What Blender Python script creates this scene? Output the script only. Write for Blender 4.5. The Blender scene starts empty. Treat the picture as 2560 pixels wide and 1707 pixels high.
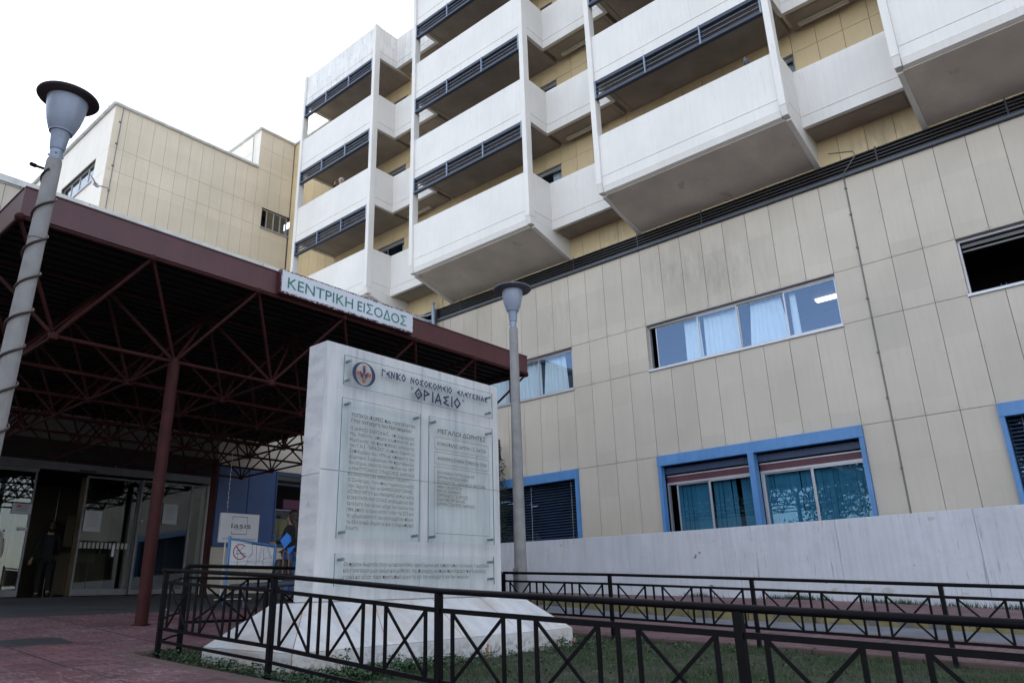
import bpy, math, random
from mathutils import Vector, Matrix
random.seed(7)
S = bpy.context.scene
COL = S.collection
R = math.radians

# ------------------------------------------------------------------ camera
cam = bpy.data.cameras.new("camera")
cam.sensor_width = 36.0
cam.lens = 1835.0 * 36.0 / 2560.0
cam.clip_start = 0.05
cam.clip_end = 3000
co = bpy.data.objects.new("camera", cam)
COL.objects.link(co)
_r = Vector((0.648494, -0.760697, -0.028222)); _d = Vector((0.230092, 0.231224, -0.9453)); _f = Vector((0.725613, 0.606527, 0.324978))
co.matrix_world = Matrix(((_r.x, -_d.x, -_f.x, 0), (_r.y, -_d.y, -_f.y, 0), (_r.z, -_d.z, -_f.z, 0), (0, 0, 0, 1)))
S.camera = co

# ------------------------------------------------------------------ world, sun, exposure
SUN_EL = 40.0
SUN_DIR = Vector((1.0, 0.42, 0)).normalized()          # horizontal direction towards the sun: behind the building
W = bpy.data.worlds.new("World"); S.world = W; W.use_nodes = True
nt = W.node_tree
bg = nt.nodes["Background"]
sky = nt.nodes.new("ShaderNodeTexSky")
sky.sky_type = 'NISHITA'; sky.sun_disc = False
sky.sun_elevation = R(SUN_EL)
sky.sun_rotation = math.atan2(SUN_DIR.x, SUN_DIR.y)
sky.air_density = 1.0; sky.dust_density = 1.2; sky.ozone_density = 1.0
hs = nt.nodes.new("ShaderNodeHueSaturation"); hs.inputs["Saturation"].default_value = .46      # thin bright haze: a paler sky
nt.links.new(sky.outputs[0], hs.inputs["Color"]); nt.links.new(hs.outputs[0], bg.inputs[0])
bg.inputs[1].default_value = 0.13
sl = bpy.data.lights.new("sun", 'SUN'); sl.energy = 3.0; sl.angle = R(0.5); sl.color = (1, .95, .88)
so = bpy.data.objects.new("sun", sl); COL.objects.link(so)
tosun = Vector((SUN_DIR.x * math.cos(R(SUN_EL)), SUN_DIR.y * math.cos(R(SUN_EL)), math.sin(R(SUN_EL))))
so.rotation_euler = tosun.to_track_quat('Z', 'Y').to_euler()
S.view_settings.view_transform = 'Standard'
try: S.view_settings.look = 'None'
except Exception: pass
S.view_settings.exposure = 2.15
S.view_settings.gamma = 1.0
S.cycles.max_bounces = 7
S.cycles.transparent_max_bounces = 12
S.cycles.use_denoising = True

# ------------------------------------------------------------------ material helpers
def mth(nt, op, a, b=None, c=None):
    n = nt.nodes.new("ShaderNodeMath"); n.operation = op
    for i, v in enumerate((a, b, c)):
        if v is None: continue
        if isinstance(v, (int, float)): n.inputs[i].default_value = v
        else: nt.links.new(v, n.inputs[i])
    return n.outputs[0]
def noise(nt, vec, scale, detail=4, rough=.55):
    n = nt.nodes.new("ShaderNodeTexNoise"); n.inputs["Scale"].default_value = scale
    n.inputs["Detail"].default_value = detail; n.inputs["Roughness"].default_value = rough
    nt.links.new(vec, n.inputs["Vector"]); return n.outputs[0]
def scaled(nt, vec, s, off=(0, 0, 0)):
    n = nt.nodes.new("ShaderNodeMapping"); n.inputs["Scale"].default_value = s; n.inputs["Location"].default_value = off
    nt.links.new(vec, n.inputs["Vector"]); return n.outputs[0]
def ramp(nt, fac, stops):
    n = nt.nodes.new("ShaderNodeValToRGB"); e = n.color_ramp.elements
    while len(e) < len(stops): e.new(.5)
    for i, (p, c) in enumerate(stops):
        e[i].position = p; e[i].color = (c, c, c, 1) if isinstance(c, (int, float)) else (*c, 1)
    nt.links.new(fac, n.inputs[0]); return n.outputs[0]
def mixc(nt, fac, a, b, mode='MIX'):
    n = nt.nodes.new("ShaderNodeMix"); n.data_type = 'RGBA'; n.blend_type = mode
    for s, v in ((n.inputs[0], fac), (n.inputs[6], a), (n.inputs[7], b)):
        if isinstance(v, (int, float)): s.default_value = v
        elif isinstance(v, tuple): s.default_value = (*v, 1)
        else: nt.links.new(v, s)
    return n.outputs[2]
def base(name):
    m = bpy.data.materials.new(name); m.use_nodes = True
    nt = m.node_tree; b = nt.nodes["Principled BSDF"]
    g = nt.nodes.new("ShaderNodeNewGeometry")
    return m, nt, b, g
def bump(nt, b, h, strength=.3, dist=.01):
    n = nt.nodes.new("ShaderNodeBump"); n.inputs["Strength"].default_value = strength; n.inputs["Distance"].default_value = dist
    nt.links.new(h, n.inputs["Height"]); nt.links.new(n.outputs[0], b.inputs["Normal"])
def mat(name, col, rough=.6, metal=0, var=.12, scale=3.0, streak=0.0, spots=None, spotcol=None, bumpv=0.0, bscale=40, spec=.5, drips=0):
    m, nt, b, g = base(name); P = g.outputs["Position"]
    n1 = noise(nt, P, scale, 5)
    f = ramp(nt, n1, [(.3, 1 - var), (.7, 1 + var * .4)])
    c = mixc(nt, 1.0, col, f, 'MULTIPLY')
    if streak:
        n2 = noise(nt, scaled(nt, P, (5.5, 5.5, .25)), 2.2, 5, .6)
        f2 = ramp(nt, n2, [(.42, 0.0), (.75, 1.0)])
        c = mixc(nt, mth(nt, 'MULTIPLY', f2, streak), c, tuple(x * .45 for x in col))
    if spots:
        n3 = noise(nt, P, spots[0], 3, .5)
        f3 = ramp(nt, n3, [(spots[1], 0.0), (spots[1] + .02, 1.0)])
        c = mixc(nt, f3, c, spotcol)
    if drips:   # thin vertical run marks and hair cracks, only in some places
        n4 = noise(nt, scaled(nt, P, (11, 11, .7)), 2.4, 4, .6); n5 = noise(nt, P, .55, 3)
        fd = mth(nt, 'MULTIPLY', ramp(nt, n4, [(.61, 0.0), (.66, 1.0)]), ramp(nt, n5, [(.46, 0.0), (.60, 1.0)]))
        c = mixc(nt, mth(nt, 'MULTIPLY', fd, drips), c, tuple(x * .35 for x in col))
        n6 = noise(nt, scaled(nt, P, (1, 1, 1.4)), 1.1, 6, .7)
        c = mixc(nt, mth(nt, 'MULTIPLY', ramp(nt, n6, [(.52, 0.0), (.70, 1.0)]), drips * .5), c, (col[0] * .74, col[1] * .70, col[2] * .62))
    nt.links.new(c, b.inputs["Base Color"])
    b.inputs["Roughness"].default_value = rough; b.inputs["Metallic"].default_value = metal
    b.inputs["Specular IOR Level"].default_value = spec
    if bumpv: bump(nt, b, noise(nt, P, bscale, 4), bumpv)
    return m
def glass(name, tint, refl=.12, rough=0.0, extra=0.0, sky_tint=(1, 1, 1)):
    m = bpy.data.materials.new(name); m.use_nodes = True; nt = m.node_tree
    nt.nodes.remove(nt.nodes["Principled BSDF"])
    out = nt.nodes["Material Output"]
    t = nt.nodes.new("ShaderNodeBsdfTransparent"); t.inputs[0].default_value = (*tint, 1)
    gl = nt.nodes.new("ShaderNodeBsdfGlossy"); gl.inputs["Roughness"].default_value = rough; gl.inputs[0].default_value = (*sky_tint, 1)
    g = nt.nodes.new("ShaderNodeNewGeometry"); dp = nt.nodes.new("ShaderNodeVectorMath"); dp.operation = 'DOT_PRODUCT'
    nt.links.new(g.outputs["Normal"], dp.inputs[0]); nt.links.new(g.outputs["Incoming"], dp.inputs[1])
    one = mth(nt, 'SUBTRACT', 1.0, mth(nt, 'ABSOLUTE', dp.outputs["Value"]))
    f = mth(nt, 'ADD', mth(nt, 'MULTIPLY', mth(nt, 'POWER', one, 5.0), .9), refl)
    mx = nt.nodes.new("ShaderNodeMixShader")
    nt.links.new(f, mx.inputs[0]); nt.links.new(t.outputs[0], mx.inputs[1]); nt.links.new(gl.outputs[0], mx.inputs[2])
    last = mx.outputs[0]
    if extra:
        df = nt.nodes.new("ShaderNodeBsdfDiffuse"); df.inputs[0].default_value = (.72, .8, .8, 1)
        m2 = nt.nodes.new("ShaderNodeMixShader"); m2.inputs[0].default_value = extra
        nt.links.new(last, m2.inputs[1]); nt.links.new(df.outputs[0], m2.inputs[2]); last = m2.outputs[0]
    nt.links.new(last, out.inputs[0])
    return m

def panel_mat(name, col, grime):
    m, nt, b, g = base(name); P = g.outputs["Position"]
    c = mixc(nt, 1.0, col, ramp(nt, noise(nt, P, .5, 4), [(.3, .9), (.7, 1.06)]), 'MULTIPLY')
    # every panel weathered a little differently: noise constant over a panel width
    sep = nt.nodes.new("ShaderNodeSeparateXYZ"); nt.links.new(P, sep.inputs[0])
    py = mth(nt, 'FLOOR', mth(nt, 'DIVIDE', mth(nt, 'SUBTRACT', sep.outputs[1], .54), .632))
    pz = mth(nt, 'FLOOR', mth(nt, 'DIVIDE', sep.outputs[2], 1.2))
    wn = nt.nodes.new("ShaderNodeTexWhiteNoise"); wn.noise_dimensions = '2D'
    cb = nt.nodes.new("ShaderNodeCombineXYZ"); nt.links.new(py, cb.inputs[0]); nt.links.new(pz, cb.inputs[1]); nt.links.new(cb.outputs[0], wn.inputs[0])
    c = mixc(nt, 1.0, c, ramp(nt, wn.outputs[0], [(0, .94), (1, 1.04)]), 'MULTIPLY')
    # vertical dirt streaks
    n2 = noise(nt, scaled(nt, P, (4, 4, .22)), 2.5, 6, .6)
    f2 = ramp(nt, n2, [(.45, 0.0), (.8, .24)])
    c = mixc(nt, f2, c, (col[0] * .72, col[1] * .72, col[2] * .72))
    n4 = noise(nt, scaled(nt, P, (14, 14, .5)), 3, 4, .6)
    c = mixc(nt, mth(nt, 'MULTIPLY', ramp(nt, n4, [(.5, 0.0), (.8, 1.0)]), .09), c, (col[0] * .8, col[1] * .8, col[2] * .8))
    # dark run-off stains below the louvres (each: centre y, z, widths)
    for (cy, cz, wy, wz, k) in grime:
        dy = mth(nt, 'DIVIDE', mth(nt, 'SUBTRACT', sep.outputs[1], cy), wy)
        dz = mth(nt, 'DIVIDE', mth(nt, 'SUBTRACT', sep.outputs[2], cz), wz)
        r2 = mth(nt, 'ADD', mth(nt, 'MULTIPLY', dy, dy), mth(nt, 'MULTIPLY', dz, dz))
        gauss = mth(nt, 'POWER', 2.718, mth(nt, 'MULTIPLY', r2, -1.0))
        n3 = noise(nt, scaled(nt, P, (3.2, 3.2, .8)), 2.2, 6, .68)
        f3 = mth(nt, 'MULTIPLY', gauss, ramp(nt, n3, [(.34, 0.0), (.80, 1.0)]))
        c = mixc(nt, mth(nt, 'MULTIPLY', f3, k * .62), c, (.16, .135, .11))
    nt.links.new(c, b.inputs["Base Color"]); b.inputs["Roughness"].default_value = .5
    b.inputs["Specular IOR Level"].default_value = .35
    bump(nt, b, noise(nt, P, 1.3, 2), .12, .02)
    return m

M = {}
M['panel'] = panel_mat('cream_panel', (.51, .455, .385), [(8.3, 8.4, .9, .9, .85), (6.9, 7.7, 1.0, 1.0, .8), (12.3, 8.2, .8, .9, .5), (3.0, 10.0, .9, .5, .8), (10.2, 10.0, .9, .4, .7), (-1, 8.2, 1, 1, .6), (15.2, 8.7, .7, .7, .4)])
M['panel_up'] = panel_mat('warm_cream_panel', (.60, .47, .28), [(3.0, 9.95, .8, .4, .9), (2.4, 9.9, .5, .4, .8), (10.3, 9.95, .8, .4, .8)])
M['panel_annex'] = panel_mat('annex_panel', (.62, .54, .42), [])
M['white'] = mat('white_paint', (.73, .70, .665), .55, var=.07, scale=.8, streak=.10, spots=(7.0, .765), spotcol=(.42, .39, .35), bumpv=.12, bscale=25, drips=.22)
M['white_side'] = mat('off_white_panel', (.74, .68, .60), .55, var=.05, scale=.8, streak=.08)
M['white_worn'] = mat('worn_white_paint', (.76, .74, .72), .6, var=.14, scale=1.5, streak=.42, spots=(6.0, .70), spotcol=(.30, .22, .16), bumpv=.2, drips=.8)
M['soffit'] = mat('soffit_grey', (.60, .54, .47), .7, var=.2, scale=1.0, streak=.0, spots=(1.6, .66), spotcol=(.46, .41, .36), drips=.35)
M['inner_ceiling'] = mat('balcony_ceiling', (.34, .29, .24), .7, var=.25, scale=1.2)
M['joint'] = mat('dark_joint', (.12, .11, .095), .8)
M['joint_annex'] = mat('brown_joint', (.16, .135, .10), .8)
M['concrete'] = mat('concrete', (.52, .51, .49), .8, var=.2, scale=4, streak=.3, bumpv=.3)
M['coping'] = mat('coping_concrete', (.62, .62, .60), .75, var=.22, scale=3, spots=(9, .68), spotcol=(.25, .25, .24), bumpv=.3)
M['alu'] = mat('aluminium', (.45, .45, .48), .42, .6, var=.08)
M['blue'] = mat('blue_metal', (.085, .235, .50), .42, var=.15, scale=2, streak=.25)
M['blue_clad'] = mat('blue_cladding', (.03, .07, .20), .45, var=.1)
M['navy'] = mat('navy_metal', (.022, .045, .11), .45, var=.15)
M['rail'] = mat('steel_blue_paint', (.035, .05, .085), .4, var=.2, scale=6)
M['rail_light'] = mat('pale_blue_paint', (.22, .27, .36), .4, var=.2, scale=6)
M['black'] = mat('black_paint', (.005, .005, .007), .42, var=.3, scale=9, spec=.09)
M['louvre'] = mat('black_louvre', (.014, .014, .017), .4, var=.3)
M['louvre_edge'] = mat('slate_edge', (.06, .07, .10), .4)
M['maroon'] = mat('maroon_metal', (.085, .022, .027), .45, var=.25, scale=2.2, streak=.3, spots=(11, .755), spotcol=(.30, .33, .42))
M['maroon_tube'] = mat('maroon_tube', (.044, .013, .013), .6, spec=.12, var=.3, scale=5, spots=(24, .76), spotcol=(.05, .03, .03))
M['maroon_dark'] = mat('maroon_panel', (.10, .025, .04), .5, var=.2)
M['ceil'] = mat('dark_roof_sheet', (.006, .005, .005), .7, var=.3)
M['post'] = mat('concrete_post', (.27, .265, .262), .75, var=.22, scale=7, streak=.25, spots=(55, .69), spotcol=(.22, .21, .2), bumpv=.35, bscale=120)
M['shade'] = mat('grey_plastic', (.27, .31, .40), .28, var=.10, scale=6, spots=(14, .80), spotcol=(.55, .48, .38))
M['lampcap'] = mat('lamp_cap', (.06, .045, .045), .5, var=.35, scale=12)
M['lampcap_grey'] = mat('lamp_cap_grey', (.16, .17, .2), .5, var=.3, scale=12)
M['zinc'] = mat('cast_zinc', (.26, .31, .40), .45, .25, var=.2, scale=12)
M['cable'] = mat('brown_cable', (.035, .02, .014), .6)
M['wire'] = mat('grey_wire', (.16, .16, .16), .6)
M['lowwall'] = mat('white_rendered_wall', (.56, .575, .62), .7, var=.12, scale=1.1, streak=.25, spots=(3.6, .73), spotcol=(.16, .15, .15), bumpv=.35, bscale=18, drips=.6)
M['steel'] = mat('brushed_steel', (.22, .25, .27), .35, .8, var=.2, scale=20)
M['bronze'] = mat('bronze_lettering', (.095, .068, .038), .5)
M['navytext'] = mat('navy_lettering', (.012, .012, .07), .4)
M['orange'] = mat('rust_orange', (.42, .09, .03), .5)
M['green_text'] = mat('green_lettering', (.02, .20, .17), .45, var=.5, scale=14)
M['signface'] = mat('sign_face_white', (.60, .63, .69), .4, var=.08, scale=2)
M['white_plain'] = mat('white_board', (.66, .66, .70), .5, var=.06)
M['paper'] = mat('paper', (.36, .37, .40), .7, var=.06)
M['blackplain'] = mat('black_ink', (.02, .02, .02), .5)
M['red'] = mat('faded_red', (.42, .08, .09), .5, var=.4, scale=30)
M['purple'] = mat('purple_board', (.10, .02, .06), .5)
M['redboard'] = mat('red_board', (.16, .02, .012), .5)
M['yellow'] = mat('yellow_board', (.32, .22, .07), .5)
M['wood'] = mat('brown_wood', (.04, .02, .011), .5, var=.3, scale=2)
M['woodl'] = mat('light_wood', (.09, .055, .025), .5, var=.3, scale=2)
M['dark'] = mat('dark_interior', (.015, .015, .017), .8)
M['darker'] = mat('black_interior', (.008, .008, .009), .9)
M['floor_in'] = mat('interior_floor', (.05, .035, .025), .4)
M['alu_dark'] = mat('shaded_aluminium', (.15, .15, .16), .45, .5, var=.2)  # aluminium darkened for the shade under the canopy
M['stone'] = mat('grey_stone_tile', (.30, .285, .27), .6, var=.1, scale=2)
M['curtain'] = mat('white_curtain', (.78, .84, .86), .8, var=.06)
M['teal'] = mat('teal_blind', (.035, .155, .235), .7, var=.2, scale=2)
M['bladeblue'] = mat('blue_slat', (.03, .06, .12), .5)
M['kerb'] = mat('worn_yellow_kerb', (.20, .165, .07), .8, var=.35, scale=4, spots=(5, .55), spotcol=(.11, .10, .09), bumpv=.4)
M['kerb_pink'] = mat('kerb_stone', (.12, .075, .07), .85, var=.3, scale=5, bumpv=.4)
M['bark'] = mat('bark', (.09, .06, .04), .9, bumpv=.6)
M['leafdark'] = mat('dark_conifer_leaf', (.018, .035, .016), .7, var=.4, scale=3)
M['clover'] = mat('clover_leaf', (.024, .062, .018), .6, var=.4, scale=9)
M['drain'] = mat('iron_cover', (.05, .05, .055), .6, .3, bumpv=.5)
M['skin'] = mat('skin', (.42, .24, .17), .5, var=.05)
M['hair_dark'] = mat('dark_brown_hair', (.025, .014, .010), .5)
M['hair_grey'] = mat('grey_hair', (.42, .42, .43), .6)
M['cloth_black'] = mat('black_cloth', (.012, .012, .015), .9)
M['cloth_brown'] = mat('dark_red_cloth', (.07, .025, .02), .9)
M['jeans'] = mat('blue_denim', (.05, .11, .26), .85, var=.25, scale=12)
M['shoe'] = mat('dark_shoe', (.03, .028, .03), .6)
M['folder'] = mat('bright_blue_plastic', (.01, .20, .72), .4)
M['bag'] = mat('black_leather', (.012, .012, .02), .4)
M['tan'] = mat('tan_strap', (.30, .15, .08), .5)
M['backpack'] = mat('grey_beige_cloth', (.30, .27, .24), .8)
M['feather'] = mat('grey_feather', (.10, .10, .12), .6, var=.3, scale=30)
M['feather_light'] = mat('pale_feather', (.22, .21, .24), .6, var=.3, scale=30)
M['tube'] = mat('fixture_white', (.55, .50, .40), .5)
M['awning'] = mat('grey_awning', (.50, .49, .50), .8, var=.1)
M['glass'] = glass('window_glass', (.93, .965, .98), .115, sky_tint=(.33, .48, .74))  # blue of the reflected sky put into the gloss colour
M['glass_annex'] = glass('annex_glass', (.8, .85, .86), .08)
M['glass_low'] = glass('ground_floor_glass', (.82, .93, .97), .045, sky_tint=(.5, .75, 1.0))  # bluish sky reflection put into the gloss colour here too
M['glass_door'] = glass('door_glass', (.80, .86, .84), .04)
M['plaque'] = glass('plaque_glass', (.975, .99, .988), .02, 0, .03)
M['plaque_edge'] = mat('plaque_edge_glass', (.10, .22, .23), .15)
em = bpy.data.materials.new('lit_tube'); em.use_nodes = True
_b = em.node_tree.nodes["Principled BSDF"]; _b.inputs["Emission Color"].default_value = (1, .9, .75, 1); _b.inputs["Emission Strength"].default_value = 1.1
M['lit'] = em

def marble(name, streak_axis, rust):
    m, nt, b, g = base(name); P = g.outputs["Position"]
    w = scaled(nt, P, streak_axis)
    n1 = noise(nt, w, 3.0, 7, .62)
    c = mixc(nt, ramp(nt, n1, [(.42, 0.0), (.60, .5), (.72, 1.0)]), (.64, .64, .65), (.44, .46, .50))
    n2 = noise(nt, scaled(nt, w, (3.5, 3.5, 1)), 3.2, 5, .7)
    c = mixc(nt, mth(nt, 'MULTIPLY', ramp(nt, n2, [(.58, 0.0), (.70, 1.0)]), .42), c, (.20, .22, .28))
    n3 = noise(nt, P, 1.7, 4)
    c = mixc(nt, 1.0, c, ramp(nt, n3, [(.3, .88), (.7, 1.05)]), 'MULTIPLY')
    if rust:
        n4 = noise(nt, scaled(nt, P, (1.4, 3.5, 1.2), (0, 0, 0)), 1.4, 4)
        c = mixc(nt, mth(nt, 'MULTIPLY', ramp(nt, n4, [(.46, 0.0), (.64, 1.0)]), .5), c, (.50, .42, .35))
        n5 = noise(nt, P, 26, 3)
        sep = nt.nodes.new("ShaderNodeSeparateXYZ"); nt.links.new(P, sep.inputs[0])
        low = ramp(nt, mth(nt, 'MULTIPLY', mth(nt, 'ADD', sep.outputs[2], .55), 4.0), [(.1, 1.0), (.7, 0.0)])
        c = mixc(nt, mth(nt, 'MULTIPLY', low, ramp(nt, n5, [(.45, 0.0), (.62, .9)])), c, (.13, .11, .07))
    nt.links.new(c, b.inputs["Base Color"]); b.inputs["Roughness"].default_value = .42
    bump(nt, b, noise(nt, P, 30, 3), .06)
    return m
M['marble'] = marble('veined_marble', (2.6, 2.6, .30), False)
M['marble_side'] = marble('side_marble', (1.2, .8, 3.0), False)
M['marble_base'] = marble('stained_marble', (1.6, .5, .8), True)

def paver_mat():
    m, nt, b, g = base('red_pavers'); P = g.outputs["Position"]
    br = nt.nodes.new("ShaderNodeTexBrick"); br.offset = .5
    br.inputs["Scale"].default_value = 1.0; br.inputs["Brick Width"].default_value = .20; br.inputs["Row Height"].default_value = .10
    br.inputs["Mortar Size"].default_value = .006; br.inputs["Mortar Smooth"].default_value = .2
    br.inputs["Color1"].default_value = (.200, .100, .110, 1); br.inputs["Color2"].default_value = (.150, .072, .082, 1); br.inputs["Mortar"].default_value = (.045, .022, .024, 1)
    nt.links.new(P, br.inputs["Vector"])
    c = br.outputs[0]
    # ribs pressed in every tile
    wv = nt.nodes.new("ShaderNodeTexWave"); wv.wave_type = 'BANDS'; wv.bands_direction = 'Y'; wv.inputs["Scale"].default_value = 14; wv.inputs["Distortion"].default_value = .6
    nt.links.new(P, wv.inputs["Vector"])
    c = mixc(nt, mth(nt, 'MULTIPLY', ramp(nt, wv.outputs[0], [(.0, .5), (.3, 0.0)]), .6), c, (.10, .05, .05))
    # deep red worn patches
    c = mixc(nt, mth(nt, 'MULTIPLY', ramp(nt, noise(nt, scaled(nt, P, (1.6, .8, 1)), .9, 6, .65), [(.44, 0.0), (.66, 1.0)]), .55), c, (.085, .016, .016))
    # wide expansion joints
    sep = nt.nodes.new("ShaderNodeSeparateXYZ"); nt.links.new(P, sep.inputs[0])
    for ax, off, per in ((0, 2.44, 1.15), (1, 6.55, 1.35)):
        fr = mth(nt, 'ABSOLUTE', mth(nt, 'SUBTRACT', mth(nt, 'FRACT', mth(nt, 'ADD', mth(nt, 'DIVIDE', mth(nt, 'SUBTRACT', sep.outputs[ax], off), per), 50.5)), .5))
        c = mixc(nt, ramp(nt, fr, [(.010, 1.0), (.016, 0.0)]), c, (.045, .02, .02))
    # white scuffs and dirt
    n2 = noise(nt, scaled(nt, P, (6, 1.6, 1)), 6, 5, .7)
    n3 = noise(nt, P, .7, 3)
    f = mth(nt, 'MULTIPLY', ramp(nt, n2, [(.54, 0.0), (.60, 1.0)]), ramp(nt, n3, [(.42, 0.0), (.55, 1.0)]))
    c = mixc(nt, mth(nt, 'MULTIPLY', f, .38), c, (.42, .37, .40))
    c = mixc(nt, 1.0, c, ramp(nt, noise(nt, P, 2.2, 5), [(.3, .62), (.7, 1.18)]), 'MULTIPLY')
    nt.links.new(c, b.inputs["Base Color"]); b.inputs["Roughness"].default_value = .75
    bump(nt, b, br.outputs[1], -.4, .006)
    return m
M['paver'] = paver_mat()
def asphalt_mat():
    m, nt, b, g = base('asphalt'); P = g.outputs["Position"]
    c = mixc(nt, ramp(nt, noise(nt, P, 1.1, 6), [(.35, 0.0), (.65, 1.0)]), (.020, .021, .027), (.042, .044, .052))
    c = mixc(nt, ramp(nt, noise(nt, P, 95, 2), [(.60, 0.0), (.70, .6)]), c, (.17, .17, .18))
    nt.links.new(c, b.inputs["Base Color"]); b.inputs["Roughness"].default_value = .85
    bump(nt, b, noise(nt, P, 120, 2), .5, .004); return m
M['asphalt'] = asphalt_mat()
M['road'] = mat('grey_road', (.15, .16, .185), .85, var=.25, scale=2.5, spots=(40, .66), spotcol=(.30, .30, .31), bumpv=.5, bscale=120)
M['soil'] = mat('dark_soil', (.035, .032, .020), .95, var=.5, scale=9, spots=(14, .60), spotcol=(.03, .06, .018), bumpv=1.0, bscale=30)
def grass_mat():
    m, nt, b, g = base('grass_blade'); P = g.outputs["Position"]
    c = mixc(nt, ramp(nt, noise(nt, P, 7, 4), [(.35, 0.0), (.65, 1.0)]), (.016, .044, .012), (.045, .080, .024))
    c = mixc(nt, ramp(nt, noise(nt, P, 60, 2), [(.62, 0.0), (.7, 1.0)]), c, (.10, .09, .045))
    nt.links.new(c, b.inputs["Base Color"]); b.inputs["Roughness"].default_value = .7; return m
M['grass'] = grass_mat()

# ------------------------------------------------------------------ mesh helpers
def wloc(o):
    v = Vector((0, 0, 0))
    while o: v += o.location; o = o.parent
    return v
def link(name, me, parent=None, loc=None):
    o = bpy.data.objects.new(name, me); COL.objects.link(o)
    if parent: o.parent = parent
    if loc is not None: o.location = loc
    return o
def thing(name, label, cat, loc=(0, 0, 0), group=None):
    o = bpy.data.objects.new(name, None); COL.objects.link(o); o.location = loc; o.empty_display_size = .2
    tag(o, label, cat, group); return o
def tag(o, label=None, cat=None, group=None, kind=None):
    if label: o['label'] = label
    if cat: o['category'] = cat
    if group: o['group'] = group
    if kind: o['kind'] = kind
    return o
class MB:
    def __init__(s): s.v = []; s.f = []; s.mi = []; s.cur = 0
    def add(s, vs, fs):
        n = len(s.v); s.v += [tuple(v) for v in vs]; s.f += [tuple(n + i for i in f) for f in fs]; s.mi += [s.cur] * len(fs)
    def box(s, x0, x1, y0, y1, z0, z1):
        vs = [(x, y, z) for z in (z0, z1) for y in (y0, y1) for x in (x0, x1)]
        s.add(vs, [(0, 2, 3, 1), (4, 5, 7, 6), (0, 1, 5, 4), (2, 6, 7, 3), (0, 4, 6, 2), (1, 3, 7, 5)]); return s
    def quad(s, a, b, c, d): s.add([a, b, c, d], [(0, 1, 2, 3)]); return s
    def hexa(s, lo, hi):  # 4 bottom points, 4 top points, same order ccw from above
        s.add(list(lo) + list(hi), [(3, 2, 1, 0), (4, 5, 6, 7)] + [(i, (i + 1) % 4, (i + 1) % 4 + 4, i + 4) for i in range(4)]); return s
    def tube(s, p, q, r, n=8, r2=None, cap=True):
        p = Vector(p); q = Vector(q); r2 = r if r2 is None else r2
        d = (q - p).normalized(); a = d.orthogonal().normalized(); b = d.cross(a)
        vs = []
        for c, rr in ((p, r), (q, r2)):
            for i in range(n):
                t = 2 * math.pi * i / n; vs.append(c + (a * math.cos(t) + b * math.sin(t)) * rr)
        fs = [(i, (i + 1) % n, n + (i + 1) % n, n + i) for i in range(n)]
        if cap: fs += [tuple(range(n))[::-1], tuple(range(n, 2 * n))]
        s.add(vs, fs); return s
    def path(s, pts, r, n=8):
        pts = [Vector(p) for p in pts]; vs = []; fs = []
        up = None
        for i, p in enumerate(pts):
            d = (pts[min(i + 1, len(pts) - 1)] - pts[max(i - 1, 0)]).normalized()
            if up is None: up = d.orthogonal().normalized()
            up = (up - d * up.dot(d)).normalized(); b = d.cross(up)
            for k in range(n):
                t = 2 * math.pi * k / n; vs.append(p + (up * math.cos(t) + b * math.sin(t)) * r)
        for i in range(len(pts) - 1):
            for k in range(n): fs.append((i * n + k, i * n + (k + 1) % n, (i + 1) * n + (k + 1) % n, (i + 1) * n + k))
        fs += [tuple(range(n))[::-1], tuple(range((len(pts) - 1) * n, len(pts) * n))]
        s.add(vs, fs); return s
    def bar(s, p, q, w, h):   # rectangular bar, w horizontal width, h other
        p = Vector(p); q = Vector(q); d = (q - p).normalized()
        a = d.cross(Vector((0, 0, 1)))
        if a.length < 1e-3: a = Vector((1, 0, 0))
        a.normalize(); b = a.cross(d)
        vs = [c + a * (sx * w / 2) + b * (sy * h / 2) for c in (p, q) for sx, sy in ((-1, -1), (1, -1), (1, 1), (-1, 1))]
        s.add(vs, [(0, 1, 2, 3), (7, 6, 5, 4)] + [(i, i + 4, (i + 1) % 4 + 4, (i + 1) % 4) for i in range(4)]); return s
    def lathe(s, prof, n=24, c=(0, 0, 0), M_=None):
        vs = []
        for r, z in prof:
            for i in range(n):
                t = 2 * math.pi * i / n; v = Vector((r * math.cos(t), r * math.sin(t), z))
                if M_: v = M_ @ v
                vs.append(v + Vector(c))
        fs = [(j * n + i, j * n + (i + 1) % n, (j + 1) * n + (i + 1) % n, (j + 1) * n + i) for j in range(len(prof) - 1) for i in range(n)]
        if prof[0][0] > 0: fs.append(tuple(range(n))[::-1])
        if prof[-1][0] > 0: fs.append(tuple(range((len(prof) - 1) * n, len(prof) * n)))
        s.add(vs, fs); return s
    def ball(s, c, r, n=10, sc=(1, 1, 1)):
        prof = [(max(1e-4, math.sin(math.pi * i / n)), -math.cos(math.pi * i / n)) for i in range(n + 1)]
        s.lathe([(a * r, b * r) for a, b in prof], n + 4, c, Matrix.Diagonal(Vector((sc[0], sc[1], sc[2])))); return s
    def build(s, name, mats, parent=None, smooth=False, bevel=0):
        off = wloc(parent) if parent else Vector((0, 0, 0))
        me = bpy.data.meshes.new(name)
        me.from_pydata([(v[0] - off.x, v[1] - off.y, v[2] - off.z) for v in s.v], [], s.f)
        if not isinstance(mats, (list, tuple)): mats = [mats]
        for m in mats: me.materials.append(M[m] if isinstance(m, str) else m)
        me.polygons.foreach_set('material_index', s.mi)
        if smooth:
            me.polygons.foreach_set('use_smooth', [True] * len(me.polygons))
        me.update()
        o = link(name, me, parent)
        if smooth and smooth != 'all':
            md = o.modifiers.new('e', 'EDGE_SPLIT'); md.split_angle = R(38)
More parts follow.
